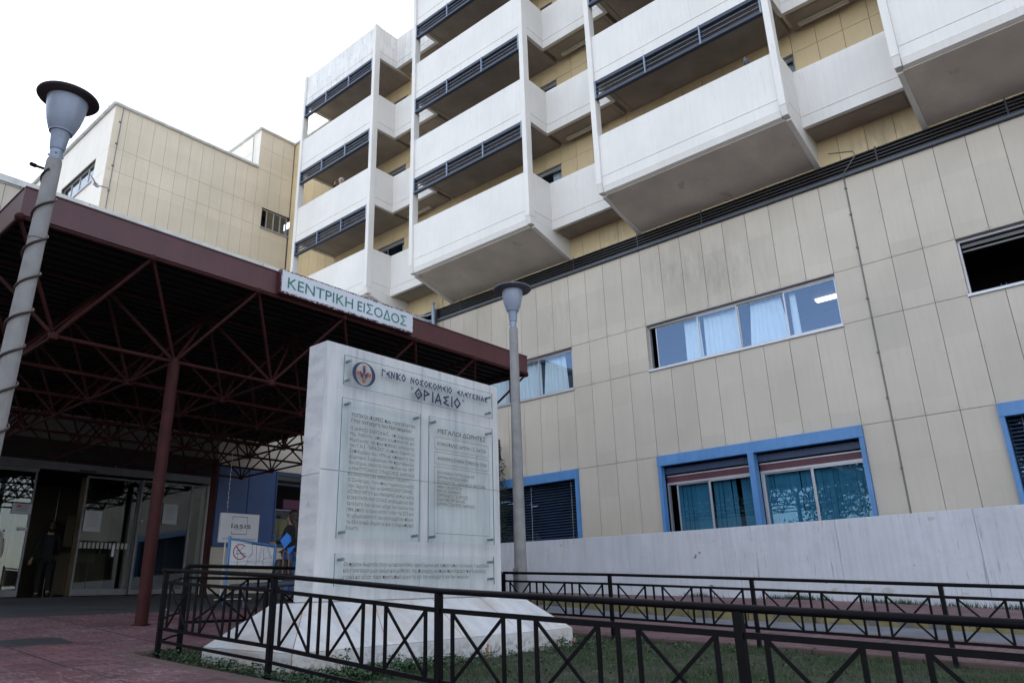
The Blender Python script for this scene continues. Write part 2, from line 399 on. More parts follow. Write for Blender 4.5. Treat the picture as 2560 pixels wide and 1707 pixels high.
        if bevel:
            md = o.modifiers.new('b', 'BEVEL'); md.width = bevel; md.segments = 2; md.limit_method = 'ANGLE'
        return o

def gz(y):
    t = [(-60, -5), (-20, -1.9), (-3, -.93), (1.63, -.673), (3.33, -.577), (5.1, -.51), (6.8, -.414), (9.18, -.215), (10.66, -.096), (18, .23), (400, .23)]
    for (a, za), (b, zb) in zip(t, t[1:]):
        if y <= b: return za + (zb - za) * (y - a) / (b - a)
    return .23
def H(x, y):
    return gz(y) + max(0, min(1, (x - 8) / 7)) * .1 * max(0, min(1, (14 - y) / 6))

def sheet(name, x0, x1, y0, y1, dz, mt, nx=8, ny=24, hf=None, skirt=0):
    b = MB(); hf = hf or H; vs = []
    for j in range(ny + 1):
        for i in range(nx + 1):
            x = x0 + (x1 - x0) * i / nx; y = y0 + (y1 - y0) * j / ny; vs.append((x, y, hf(x, y) + dz))
    fs = [(j * (nx + 1) + i, j * (nx + 1) + i + 1, (j + 1) * (nx + 1) + i + 1, (j + 1) * (nx + 1) + i) for j in range(ny) for i in range(nx)]
    b.add(vs, fs)
    return b
# ------------------------------------------------------------------ ground, pavement, road
def grid_ground():
    b = MB()
    xs = [-900, -300, -100, -40, -20] + [i for i in range(-12, 20, 2)] + [24, 40, 100, 300, 900]
    ys = [-900, -300, -100, -60, -40, -20] + [i * 1.0 for i in range(-14, 30)] + [40, 70, 120, 300, 900]
    vs = [(x, y, H(x, y) - .16) for y in ys for x in xs]; n = len(xs)
    b.add(vs, [(j * n + i, j * n + i + 1, (j + 1) * n + i + 1, (j + 1) * n + i) for j in range(len(ys) - 1) for i in range(n - 1)])
    return b.build('ground', 'asphalt')
tag(grid_ground(), kind='structure')
pv = sheet('pavement', -14, 3.0, -12, 10.66, 0, 'paver', 6, 46)
for a in ((3.0, 10.0, 7.15, 10.66, 4, 8), (7.98, 10.0, -12, 7.15, 2, 40)):
    q = sheet('', a[0], a[1], a[2], a[3], 0, '', a[4], a[5]); pv.add(q.v, q.f)
for y in range(-12, 7):   # pavement edge faces towards the bed
    y1 = min(y + 1, 7.15)
    pv.quad((7.98, y, H(8, y)), (7.98, y1, H(8, y1)), (7.98, y1, H(8, y1) - .15), (7.98, y, H(8, y) - .15))
tag(pv.build('pavement', 'paver'), kind='structure')
dv = sheet('', -14, 11.35, 10.66, 18.2, -.012, '', 10, 14)
tag(dv.build('driveway', 'asphalt'), kind='structure')
rd = sheet('', 10.0, 11.35, -20, 10.66, -.012, '', 3, 60)
tag(rd.build('road', 'road'), kind='structure')
def side_h(x, y):
    t = max(0, min(1, (x - 11.35) / 4.85))
    tgt = [(-20, -1.55), (-3, -.72), (2.06, -.513), (5.6, -.289), (10.9, -.059), (18, .26), (60, .26)]
    z2 = tgt[0][1]
    for (a, za), (b_, zb) in zip(tgt, tgt[1:]):
        if a <= y <= b_: z2 = za + (zb - za) * (y - a) / (b_ - a)
    return (H(x, y) + .12) * (1 - t) + z2 * t
sw = sheet('', 11.50, 17.0, -20, 18.0, 0, '', 8, 60, side_h)
tag(sw.build('sidewalk', 'paver'), kind='structure')
kb = MB()
for j in range(-20, 18):
    kb.hexa([(11.35, j, H(11.35, j) - .1), (11.50, j, H(11.35, j) - .1), (11.50, j + .985, H(11.35, j + 1) - .1), (11.35, j + .985, H(11.35, j + 1) - .1)],
            [(11.365, j, side_h(11.35, j) + .006), (11.50, j, side_h(11.5, j) + .006), (11.50, j + .985, side_h(11.5, j + 1) + .006), (11.365, j + .985, side_h(11.35, j + 1) + .006)])
tag(kb.build('kerb', 'kerb', bevel=.012), kind='structure')
# yellow-ish kerb line of bed, with soil
bed = sheet('', 3.1, 7.9, -12, 7.1, -.035, '', 30, 90, lambda x, y: H(x, y) + .018 * math.sin(x * 7 + y * 3) * math.sin(y * 5 - x * 2))
tag(bed.build('bed_soil', 'soil', smooth='all'), kind='structure')
ks = MB()
y = -12.0
while y < 7.1:
    y1 = min(y + .98, 7.12)
    ks.hexa([(2.98, y, H(3, y) - .12), (3.12, y, H(3, y) - .12), (3.12, y1, H(3, y1) - .12), (2.98, y1, H(3, y1) - .12)],
            [(2.98, y, H(3, y) + .008), (3.12, y, H(3, y) + .008), (3.12, y1, H(3, y1) + .008), (2.98, y1, H(3, y1) + .008)])
    ks.hexa([(7.86, y, H(8, y) - .14), (8.0, y, H(8, y) - .14), (8.0, y1, H(8, y1) - .14), (7.86, y1, H(8, y1) - .14)],
            [(7.86, y, H(8, y) + .008), (8.0, y, H(8, y) + .008), (8.0, y1, H(8, y1) + .008), (7.86, y1, H(8, y1) + .008)])
    y += .99
x = 3.13
while x < 7.84:
    ks.hexa([(x, 7.02, H(x, 7) - .12), (min(x + .98, 7.85), 7.02, H(x, 7) - .12), (min(x + .98, 7.85), 7.16, H(x, 7.16) - .12), (x, 7.16, H(x, 7.16) - .12)],
            [(x, 7.02, H(x, 7.02) + .02), (min(x + .98, 7.85), 7.02, H(x, 7.02) + .02), (min(x + .98, 7.85), 7.16, H(x, 7.16) + .02), (x, 7.16, H(x, 7.16) + .02)])
    x += .99
tag(ks.build('bed_kerb', 'kerb_pink', bevel=.01), kind='structure')
# grass blades
def grass():
    vs = []; fs = []; rnd = random.Random(3)
    def blade(x, y, h, lean):
        a = rnd.uniform(0, 6.283); w = rnd.uniform(.0016, .0035); z = H(x, y) - .03
        dx, dy = math.cos(a) * w, math.sin(a) * w; lx, ly = rnd.uniform(-lean, lean), rnd.uniform(-lean, lean)
        n = len(vs); vs.extend([(x - dx, y - dy, z), (x + dx, y + dy, z), (x + lx, y + ly, z + h)]); fs.append((n, n + 1, n + 2))
    for i in range(85000):
        x = rnd.uniform(3.15, 7.84); y = rnd.uniform(-1.5, 4.9) if i % 5 else rnd.uniform(4.9, 6.95)
        if 3.34 < x < 6.92 and 5.0 < y < 6.45: continue
        dens = .5 + .5 * math.sin(x * 2.3 + y * 1.7) * math.sin(x * 1.1 - y * 2.9)
        if y > 4.9 and x < 3.6: dens = .35
        if rnd.random() > .35 + .65 * dens: continue
        blade(x, y, rnd.uniform(.018, .055) * (1.2 if dens > .6 else .8), .03)
    b = MB(); b.add(vs, fs); return b.build('grass', 'grass')
tag(grass(), 'short dark green grass growing in the fenced bed around the monument', 'grass', kind='stuff')
def clover():
    b = MB(); rnd = random.Random(5)
    for i in range(2600):
        t = rnd.random()
        if t < .45: x = rnd.gauss(3.95, .55); y = rnd.gauss(4.72, .12)
        elif t < .7: x = rnd.gauss(3.3, .12); y = rnd.uniform(4.4, 6.9)
        elif t < .85: x = rnd.gauss(6.9, .45); y = rnd.gauss(5.0, .3)
        else: x = rnd.uniform(3.2, 7.8); y = rnd.uniform(2.0, 4.9)
        if x < 3.13 or x > 7.84 or (3.38 < x < 6.9 and 5.02 < y < 6.4): continue
        z = H(x, y) + rnd.uniform(-.01, .045); r = rnd.uniform(.008, .02); a0 = rnd.uniform(0, 6)
        for k in range(3):
            a = a0 + k * 2.09; cx, cy = x + math.cos(a) * r, y + math.sin(a) * r
            tl = rnd.uniform(-.012, .012)
            b.add([(x, y, z), (cx - math.sin(a) * r * .7, cy + math.cos(a) * r * .7, z + tl), (cx + math.cos(a) * r * .5, cy + math.sin(a) * r * .5, z), (cx + math.sin(a) * r * .7, cy - math.cos(a) * r * .7, z - tl)], [(0, 1, 2, 3)])
    return b.build('ground_cover', 'clover')
tag(clover(), 'low clover leaves along the foot of the marble monument', 'ground cover', kind='stuff')
def weed(x, y, h, label, seed):
    rnd = random.Random(seed); t = thing('weed', label, 'plant', (x, y, H(x, y) - .03), 'weeds by the monument')
    z0 = H(x, y) - .03; st = MB(); lf = MB()
    for k in range(7):
        a = rnd.uniform(0, 6.28); l = h * rnd.uniform(.6, 1); px, py = x + math.cos(a) * l * .45, y + math.sin(a) * l * .35
        st.path([(x, y, z0), ((x + px) / 2, (y + py) / 2, z0 + l * .6), (px, py, z0 + l)], .0022, 5)
        for q in range(9):
            c = Vector((px, py, z0 + l)) + Vector((rnd.gauss(0, .016), rnd.gauss(0, .016), rnd.gauss(0, .012))); r = rnd.uniform(.006, .013)
            u = Vector((rnd.gauss(0, 1), rnd.gauss(0, 1), rnd.gauss(0, .4))).normalized(); v = u.orthogonal().normalized()
            lf.add([c - u * r, c + v * r * .8, c + u * r, c - v * r * .8], [(0, 1, 2, 3)])
    st.build('stem', 'clover', t); lf.build('leaf', 'clover', t)
weed(3.68, 4.78, .20, 'leafy weed at the front left corner of the marble base', 1)
weed(4.22, 4.84, .11, 'small weed right of the tallest weed at the marble base', 2)
weed(6.55, 4.93, .12, 'small green weed below the right part of the marble base', 4)
for (x, y, h, lb) in ((5.37, 4.90, .12, 'broken dry brown stalk before the middle of the marble base'), (6.86, 5.0, .08, 'short dry brown stalk at the right corner of the marble base')):
    b = MB(); z0 = H(x, y) - .03
    b.path([(x, y, z0), (x + .01, y, z0 + h * .5), (x + .025, y + .005, z0 + h)], .012, 6); b.path([(x + .01, y, z0 + h * .4), (x - .015, y, z0 + h * .75)], .008, 5)
    tag(b.build('dry_stalk', 'tan'), lb, 'plant')
b = MB(); zc = H(2.72, 8.2) + .004
b.hexa([(2.42, 7.97, H(2.4, 7.97)), (2.98, 7.97, H(2.98, 7.97)), (2.98, 8.42, H(2.98, 8.42)), (2.42, 8.42, H(2.4, 8.42))], [(2.42, 7.97, H(2.4, 7.97) + .008), (2.98, 7.97, H(2.98, 7.97) + .008), (2.98, 8.42, H(2.98, 8.42) + .008), (2.42, 8.42, H(2.4, 8.42) + .008)])
tag(b.build('drain_cover', 'drain'), 'dark iron drain cover set in the red pavement', 'drain cover')
# scraps of litter on the pavement and driveway
for (x, y, lb) in ((5.15, 10.9, 'small white paper scrap lying on the dark driveway'),):
    b = MB(); z = H(x, y) + .006
    b.hexa([(x, y, z), (x + .10, y + .01, z), (x + .11, y + .06, z + .004), (x + .01, y + .05, z)], [(x, y, z + .004), (x + .10, y + .01, z + .02), (x + .11, y + .06, z + .018), (x + .01, y + .05, z + .006)])
    tag(b.build('paper_scrap', 'paper'), lb, 'litter')

# ------------------------------------------------------------------ main building
B_ = [10.34, 13.76, 17.06, 20.36, 23.66, 26.96]
T_ = [11.95, 15.32, 18.62, 21.88, 25.22, 28.52]
PIT = .632; Y0 = 4.33
bld = thing('hospital_building', 'tall cream panelled hospital block with white balconies and a black louvre band', 'building', (17, 5, 0))
def xpanels(xf, ybounds, zbands, skip, th=.03, gap=.011):
    """cladding panels facing -X in a grid"""
    b = MB(); rnd = random.Random(1)
    for (z0, z1) in zbands:
        for ya, yb in zip(ybounds, ybounds[1:]):
            ym, zm = (ya + yb) / 2, (z0 + z1) / 2
            if any(a < ym < b2 and c < zm < d for a, b2, c, d in skip): continue
            j = rnd.uniform(-.002, .002)
            b.box(xf + j, xf + th, ya + gap / 2, yb - gap / 2, z0 + gap / 2, z1 - gap / 2)
    return b
bays = [(Y0 + 12 * PIT * i, Y0 + 12 * PIT * i + 8 * PIT) for i in (-2, -1, 0, 1)]
ylow = [Y0 + PIT * i for i in range(-25, 22)] + [17.66]
skip = [(a, b2, 5.61, 6.88) for a, b2 in bays] + [(a, b2, -2, 3.27) for a, b2 in bays]
p = xpanels(17.0, ylow, [(-1.6, 3.265), (3.265, 5.605), (5.605, 6.885), (6.885, 9.17)], skip)
p.build('wall', 'panel', bld)
yup = [Y0 + PIT * i for i in range(-25, 21)]
yup2 = [Y0 + PIT * i for i in range(20, 37)] + [27.65]
upb = [(9.66, 11.90)]
for k in range(6): upb += [(11.90 + 3.3 * k, 13.17 + 3.3 * k), (13.17 + 3.3 * k, 15.2 + 3.3 * k)]
bays2 = bays + [(Y0 + 24 * PIT, Y0 + 31 * PIT)]
skip2 = [(a, b2, 11.9 + 3.3 * k, 13.17 + 3.3 * k) for a, b2 in bays2 for k in range(6)]
p = xpanels(17.0, yup, upb, skip2); 
p2 = xpanels(17.0, yup2, [z for z in upb if z[1] < 20] + [(19.77, 21.02)], skip2); p.add(p2.v, p2.f)
p.build('upper_wall', 'panel_up', bld)
# backing and solid core (leaves room depth behind the windows)
b = MB()
zs = [(-2, 1.2), (3.27, 5.61), (6.88, 11.9)]
for k in range(6): zs.append((13.17 + 3.3 * k, 15.2 + 3.3 * k))
for (a, c) in zs: b.box(17.03, 17.28, -12, 17.9 if a < 9 else (27.65 if c < 20.0 else 17.0), a, c)
prev = -12
for a, b2 in bays2:
    for (z0, z1) in [(1.2, 3.27), (5.61, 6.88)] + [(11.9 + 3.3 * k, 13.17 + 3.3 * k) for k in range(6)]:
        if z0 > 19 and a > 18: continue
        b.box(17.03, 17.28, prev, a, z0, z1)
    prev = b2
for (z0, z1) in [(5.61, 6.88)]: b.box(17.03, 17.28, prev, 17.9, z0, z1)
b.box(17.03, 17.28, 17.0, 17.9, 1.2, 3.27)
for k in range(3): b.box(17.03, 17.28, prev, 27.65, 11.9 + 3.3 * k, 13.17 + 3.3 * k)
b.box(17.03, 17.28, 17.0, 27.65, 19.77, 21.0)
b.build('wall_backing', 'joint', bld)
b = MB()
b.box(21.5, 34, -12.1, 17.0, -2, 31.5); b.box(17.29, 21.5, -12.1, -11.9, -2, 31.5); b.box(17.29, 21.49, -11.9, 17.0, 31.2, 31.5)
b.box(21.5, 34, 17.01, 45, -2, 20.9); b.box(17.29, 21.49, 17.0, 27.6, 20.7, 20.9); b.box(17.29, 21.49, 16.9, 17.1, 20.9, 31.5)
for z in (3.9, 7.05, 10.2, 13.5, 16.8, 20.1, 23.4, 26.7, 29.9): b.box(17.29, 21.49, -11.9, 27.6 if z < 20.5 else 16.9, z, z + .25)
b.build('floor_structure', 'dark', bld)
b = MB(); b.box(16.93, 17.4, 17.0, 27.6, 21.03, 21.15); b.box(16.9, 17.4, -12, 17.05, 31.5, 31.75)
b.build('roof_coping', 'coping', bld)

# louvre band
b = MB()
b.box(17.06, 17.2, -12, 17.62, 9.17, 9.66)
for i in range(5):
    z = 9.27 + .085 * i
    b.hexa([(16.93, -12, z - .012), (17.05, -12, z + .03), (17.05, 17.60, z + .03), (16.93, 17.60, z - .012)], [(16.93, -12, z + .012), (17.05, -12, z + .054), (17.05, 17.60, z + .054), (16.93, 17.60, z + .012)])
b.cur = 1
b.box(16.9, 17.04, -12, 17.62, 9.172, 9.235); b.box(16.93, 17.04, 17.57, 17.62, 9.24, 9.65)
b.cur = 0
for yy in (-7.0, -4.6, .3, 2.9, 7.35, 9.35, 11.6, 14.2, 16.4): b.box(16.922, 16.945, yy, yy + .03, 9.24, 9.66)
b.build('louvre_band', ['louvre', 'louvre_edge'], bld)

def curtain(x, ya, yb, z0, z1, mt, parent, amp=.018, gather=0.0, name='curtain', seed=0):
    rnd = random.Random(seed); n = max(8, int((yb - ya) / .022)); b = MB(); vs = []
    ph = rnd.uniform(0, 6)
    for i in range(n + 1):
        t = i / n; yy = ya + (yb - ya) * t
        off = amp * (math.sin(t * (yb - ya) * 42 + ph + 1.5 * math.sin(t * 9)) + .5 * math.sin(t * (yb - ya) * 87 + ph * 2))
        yt = (ya + yb) / 2 + (yy - (ya + yb) / 2) * (1 - gather)
        vs += [(x + off, yy, z0), (x + off * .8, yt, z1)]
    b.add(vs, [(2 * i, 2 * i + 1, 2 * i + 3, 2 * i + 2) for i in range(n)])
    return b.build(name, mt, parent, smooth='all')

def sliding_window(parent, ya, yb, z0, z1, divs, curtains, openleft=.0, seed=0, label=None, room='dark', nopane=False):
    xg = 17.17
    f = MB()
    f.box(17.0, 17.285, ya - .005, yb + .005, z1 - .0, z1 + .004)      # thin head lining
    f.box(xg - .05, xg + .06, ya, yb, z0, z0 + .045); f.box(xg - .05, xg + .06, ya, yb, z1 - .06, z1 - .001)
    f.box(xg - .05, xg + .06, ya + .001, ya + .04, z0 + .045, z1 - .06); f.box(xg - .05, xg + .06, yb - .04, yb - .001, z0 + .045, z1 - .06)
    w = f.build('window', 'alu', parent)
    if label: w['label'] = label
    r = MB(); r.quad((17.005, ya + .001, z0 + .01), (17.28, ya + .001, z0 + .01), (17.28, ya + .001, z1 - .001), (17.005, ya + .001, z1 - .001))
    r.quad((17.005, yb - .001, z0 + .01), (17.005, yb - .001, z1), (17.28, yb - .001, z1), (17.28, yb - .001, z0 + .01))
    r.quad((17.005, ya, z1 - .0012), (17.12, ya, z1 - .0012), (17.12, yb, z1 - .0012), (17.005, yb, z1 - .0012))
    r.build('reveal', 'panel', w)
    s = MB(); s.box(16.955, 17.13, ya - .02, yb + .02, z0 - .055, z0 + .002); s.build('sill', 'alu', w)
    if not nopane:
        for i, (a, c) in enumerate(zip(divs, divs[1:])):
            xo = xg + (.018 if i % 2 else -.018)
            fr = MB(); t = .026
            zz0, zz1 = z0 + .046, z1 - .062
            fr.box(xo - .014, xo + .014, a, a + t, zz0, zz1); fr.box(xo - .014, xo + .014, c - t, c, zz0, zz1)
            fr.box(xo - .014, xo + .014, a + t, c - t, zz0, zz0 + t * 1.2); fr.box(xo - .014, xo + .014, a + t, c - t, zz1 - t, zz1)
            fr.build('sash', 'alu', w)
            g = MB(); g.box(xo - .003, xo + .003, a + t, c - t, zz0 + t * 1.2, zz1 - t); g.build('pane', 'glass', w)
    for j, (a, c, g) in enumerate(curtains): curtain(xg + .16, a, c, z0 + .02, z1 - .05, 'curtain', w, .014, g, seed=seed + j)
    return w
mids = []
sliding_window(bld, 4.33, 9.385, 5.61, 6.88, [4.37, 5.61, 6.82, 7.93, 9.19], [(7.93, 8.42, .1), (6.9, 7.85, .05), (5.62, 6.65, .25), (5.36, 5.56, .2)], label='second floor window with white curtains and blue sky in its panes', seed=3)
sliding_window(bld, 4.33 + 12 * PIT, 4.33 + 20 * PIT, 5.61, 6.88, [12.0, 13.30, 14.6, 15.9, 16.93], [(12.3, 13.25, .2), (13.3, 14.6, .05), (14.65, 16.9, .02)], label='second floor window partly behind the grey lamp post', seed=9)
w3 = sliding_window(bld, 4.33 - 12 * PIT, 4.33 - 4 * PIT, 5.61, 6.88, [], [], nopane=True, label='black open second floor window at the right')
b = MB(); b.box(17.22, 17.24, -3.2, 1.75, 6.62, 6.66); b.box(17.22, 17.27, -3.2, 1.75, 6.72, 6.79); b.build('track', 'wire', w3)
lit = MB(); lit.box(18.76, 18.96, 4.65, 5.35, 6.99, 7.04); lit.build('ceiling_light', 'lit', bld)
for k in range(5):
    for (a, b2) in bays2[1:]:
        if a > 18 and k > 2: continue
        z0, z1 = 11.9 + 3.3 * k, 13.17 + 3.3 * k
        n = 4; step = (b2 - a - .08) / n
        divs = [a + .04 + step * i for i in range(n + 1)]
        if k in (0,): divs = divs
        ww = sliding_window(bld, a, b2, z0, z1, divs, [(a + .05, a + .35 + .12 * ((k + int(a)) % 3), .1)] if k < 2 else [], seed=k)
# blue framed ground floor windows
def blue_window(parent, ya, yb, zb, kind, label):
    f = MB()
    f.box(16.90, 17.10, ya, yb, 3.0, 3.262)
    f.box(16.915, 17.10, ya + .001, ya + .09, zb, 2.999); f.box(16.915, 17.10, yb - .09, yb - .001, zb, 2.999)
    ym = (ya + yb) / 2 + .02
    if kind != 'slats': f.box(16.88, 17.12, ym - .07, ym + .07, zb, 2.999)
    w = f.build('window', 'blue', parent); w['label'] = label
    if kind == 'slats':
        s = MB(); nz = 24
        for i in range(nz):
            z = zb + .03 + (2.96 - zb) * i / nz
            s.hexa([(17.10, ya + .1, z), (17.15, ya + .1, z + .03), (17.15, yb - .1, z + .03), (17.10, yb - .1, z)], [(17.10, ya + .1, z + .004), (17.15, ya + .1, z + .034), (17.15, yb - .1, z + .034), (17.10, yb - .1, z + .004)])
        s.build('blind', 'bladeblue', w)
        c = MB()
        for yy in [ya + .35 + (yb - ya - .7) * i / 3 for i in range(4)]: c.tube((17.085, yy, zb + .02), (17.085, yy, 2.98), .004, 5)
        c.build('blind_cord', 'alu', w)
        g = MB(); g.box(17.22, 17.226, ya + .1, yb - .1, zb, 2.99); g.build('pane', 'glass', w)
        m_ = MB(); m_.box(17.20, 17.245, (ya + yb) / 2 - .03, (ya + yb) / 2 + .03, zb, 2.99); m_.build('mullion', 'alu', w)
        return
    for (a, c) in ((ya + .09, ym - .07), (ym + .07, yb - .09)):
        x = MB(); x.box(17.12, 17.28, a, c, 2.80, 2.96)
        for q in (.08, .5, .9): x.box(17.105, 17.12, a + (c - a) * q, a + (c - a) * q + .05, 2.79, 2.965)
        x.build('shutter_box', 'navy', w)
        x = MB(); x.box(17.20, 17.27, a, c, 2.585, 2.735); x.build('top_panel', 'maroon_dark', w)
        x = MB(); x.box(17.18, 17.275, a, c, 2.736, 2.765); x.box(17.18, 17.28, a, c, 2.53, 2.584)
        x.box(17.18, 17.275, a, a + .04, zb, 2.53); x.box(17.18, 17.275, c - .04, c, zb, 2.53); x.box(17.18, 17.275, a + .04, c - .04, zb, zb + .2)
        mid = (a + c) / 2 + (.0 if a < ym - .5 else .02)
        opening = a > ym   # the left half (higher y) stands a little open
        L, Rr = a + .04, c - .04 - (.20 if opening else 0)
        x.build('sliding_frame', 'alu', w)
        for i, (p0, p1) in enumerate(((L, mid), (mid, Rr))):
            xo = 17.205 + .03 * i; s = MB(); t = .035
            s.box(xo - .014, xo + .014, p0, p0 + t, zb + .201, 2.529); s.box(xo - .014, xo + .014, p1 - t, p1, zb + .201, 2.529)
            s.box(xo - .014, xo + .014, p0 + t, p1 - t, zb + .201, zb + .24); s.box(xo - .014, xo + .014, p0 + t, p1 - t, 2.50, 2.529)
            s.build('sash', 'alu', w)
            g = MB(); g.box(xo - .003, xo + .003, p0 + t, p1 - t, zb + .241, 2.499); g.build('pane', 'glass_low', w)
        # vertical fabric blinds, a few slats missing
        s = MB(); yy = L + .02; rnd = random.Random(int(a * 10)); i = 0
        while yy < c - (.22 if opening else .08):
            gapn = opening and i in (3, 9)
            if not gapn:
                tw = rnd.uniform(-.02, .02); sl = rnd.uniform(-.008, .008) if not (opening and i == 5) else .035
                s.add([(17.34 - tw, yy, zb + .2), (17.34 + tw, yy + .118, zb + .2), (17.34 + tw, yy + .118 + sl, 2.55), (17.34 - tw, yy + sl, 2.55)], [(0, 1, 2, 3)])
            yy += .122; i += 1
        s.build('vertical_blind', 'teal', w)
blue_window(bld, 4.33, 9.375, 1.1, 'vertical', 'ground floor window in a blue frame with teal vertical blinds')
blue_window(bld, 4.33 + 12 * PIT, 4.33 + 20 * PIT, 1.1, 'slats', 'dark ground floor window in a blue frame behind the lamp post')
blue_window(bld, 4.33 - 12 * PIT, 4.33 - 4 * PIT, 1.1, 'slats', 'blue framed ground floor window cut by the right edge')
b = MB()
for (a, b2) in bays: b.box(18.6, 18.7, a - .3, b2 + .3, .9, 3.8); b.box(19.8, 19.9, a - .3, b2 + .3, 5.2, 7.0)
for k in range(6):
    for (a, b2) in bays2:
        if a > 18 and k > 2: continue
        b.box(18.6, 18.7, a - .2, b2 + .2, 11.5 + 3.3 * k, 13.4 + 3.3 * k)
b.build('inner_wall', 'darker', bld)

# piers, balconies
def parapet_x(b, xf, th, ya, yb, z0, z1):
    """front parapet facing -X with a groove 0.3 above its bottom"""
    g = z0 + .30
    b.box(xf, xf + th, ya, yb, z0, g - .008); b.box(xf, xf + th, ya, yb, g + .008, z1); b.box(xf + .012, xf + th - .002, ya + .002, yb - .002, g - .009, g + .009)
def parapet_y(b, y0, y1, xa, xb, z0, z1):
    g = z0 + .30
    b.box(xa, xb, y0, y1, z0, g - .008); b.box(xa, xb, y0, y1, g + .008, z1); b.box(xa + .002, xb - .002, y0 + .012, y1 - .012, g - .009, g + .009)
def railing(parent, ya, yb, zt, n=3):
    r = MB(); l = MB(); zb = zt - .62
    r.box(15.02, 15.13, ya, yb, zt - .12, zt - .02); r.box(15.00, 15.12, ya, yb, zb, zb + .09)
    for i in range(n + 1):
        yy = ya + (yb - ya) * i / n; yy = min(max(yy, ya + .03), yb - .03)
        r.box(15.04, 15.12, yy - .025, yy + .025, zb + .09, zt - .12)
    for z in (zb + .23, zb + .37): r.box(15.045, 15.075, ya, yb, z - .016, z + .004)
    o = r.build('railing', 'rail', parent)
    for i in range(n + 1):
        yy = ya + (yb - ya) * i / n; yy = min(max(yy, ya + .03), yb - .03); l.box(14.985, 15.0, yy - .02, yy + .02, zb, zt - .03)
    for z in (zb + .23, zb + .37): l.box(15.035, 15.046, ya, yb, z + .002, z + .012)
    # light edge strips joined in the same railing part
    l.build('railing_edge', 'rail_light', parent)
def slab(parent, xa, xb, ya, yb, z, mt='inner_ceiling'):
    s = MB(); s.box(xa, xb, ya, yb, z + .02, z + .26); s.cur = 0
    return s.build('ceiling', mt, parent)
def stack(ya, yb, levels, worn_top=False, awning=None):
    for pi, (pa, pb) in enumerate(((ya, ya + .165), (yb - .165, yb))):
        b = MB(); top = T_[levels - 1] + .02
        b.box(14.98, 15.24, pa, pb, 10.42, top)
        b.hexa([(15.06, pa + .01, 10.18), (15.24, pa + .01, 10.18), (15.24, pb - .01, 10.18), (15.06, pb - .01, 10.18)], [(14.985, pa + .001, 10.419), (15.239, pa + .001, 10.419), (15.239, pb - .001, 10.419), (14.985, pb - .001, 10.419)])
        b.build('pier', 'white', bld, bevel=.012)
    for k in range(levels):
        mt = 'white_worn' if (worn_top and k == levels - 1) else 'white'
        z0, z1 = B_[k], T_[k]
        b = MB(); parapet_x(b, 15.05, .12, ya + .166, yb - .166, z0, z1)
        xe_ = 16.99 if yb > 24 else 16.215
        parapet_y(b, ya + .02, ya + .14, 15.241, 16.098, z0, z1); parapet_y(b, yb - .14, yb - .02, 15.241, 16.098 if yb < 24 else xe_, z0, z1)
        o = b.build('balcony', mt, bld, bevel=.006)
        if k == 0:
            s = MB()   # sloping underside and its rim
            s.hexa([(15.20, ya + .145, 10.135), (17.0, ya + .145, 9.69), (17.0, yb - .145, 9.69), (15.20, yb - .145, 10.135)], [(15.2, ya + .145, 10.40), (17.0, ya + .145, 10.40), (17.0, yb - .145, 10.40), (15.2, yb - .145, 10.40)])
            s.build('ceiling', 'soffit', o)
            r = MB()
            for (p0, p1) in ((ya + .02, ya + .14), (yb - .14, yb - .02)):
                r.hexa([(15.241, p0, 10.13), (17.0, p0, 9.665), (17.0, p1, 9.665), (15.241, p1, 10.13)], [(15.241, p0, 10.338), (17.0, p0, 10.338), (17.0, p1, 10.338), (15.241, p1, 10.338)])
            r.hexa([(15.09, ya + .17, 10.19), (15.195, ya + .17, 10.15), (15.195, yb - .17, 10.15), (15.09, yb - .17, 10.19)], [(15.05, ya + .17, 10.338), (15.195, ya + .17, 10.338), (15.195, yb - .17, 10.338), (15.05, yb - .17, 10.338)])
            r.build('rim', 'white', o)
        else:
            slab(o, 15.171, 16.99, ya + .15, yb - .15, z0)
            s = MB(); s.box(15.30, 16.9, yb - .30, yb - .285, z0 + .014, z0 + .02); s.box(15.3, 15.315, ya + .3, yb - .3, z0 + .014, z0 + .02); s.build('drip_groove', 'joint', o)
            railing(o, ya + .17, yb - .17, z0)
        if awning and k == awning:
            a = MB(); a.hexa([(15.35, ya + .3, z1 - .3), (15.37, ya + .3, z1 - .3), (15.37, yb - .25, z1 - .3), (15.35, yb - .25, z1 - .3)], [(15.35, ya + .3, z1 + 1.6), (15.37, ya + .3, z1 + 1.6), (15.37, yb - .25, z1 + 1.6), (15.35, yb - .25, z1 + 1.6)])
            a.build('awning', 'awning', o)
def recess(ya, yb, levels, worn_top=False, worn_low=False):
    for k in range(levels):
        z0, z1 = B_[k], T_[k]
        mt = 'white_worn' if (worn_top and k == levels - 1) else 'white'
        b = MB(); parapet_x(b, 16.10, .12, ya - .12, yb + .12, z0, z1)
        o = b.build('balcony', mt, bld, bevel=.006)
        slab(o, 16.221, 16.99, ya, yb, z0)
        s = MB(); s.box(16.3, 16.31, ya + .1, yb - .1, z0 + .014, z0 + .02); s.box(16.3, 16.95, ya + .1, ya + .112, z0 + .014, z0 + .02); s.build('drip_groove', 'joint', o)
        if 0 < k:
            f = MB(); y0 = ya + .82; y1 = min(y0 + 1.25, yb - .15)
            f.box(16.70, 16.83, y0, y1, z0 - .045, z0 + .015); f.box(16.75, 16.78, (y0 + y1) / 2 - .05, (y0 + y1) / 2 + .05, z0 - .07, z0 - .045)
            f.tube((16.765, y0 + .04, z0 - .065), (16.765, y1 - .04, z0 - .065), .018, 8)
            f.build('light_fixture', 'tube', o)
stack(19.15, 24.05, 4, worn_top=True)
recess(16.95, 19.15, 4, worn_top=True)
stack(11.72, 16.95, 5); recess(9.38, 11.72, 5)
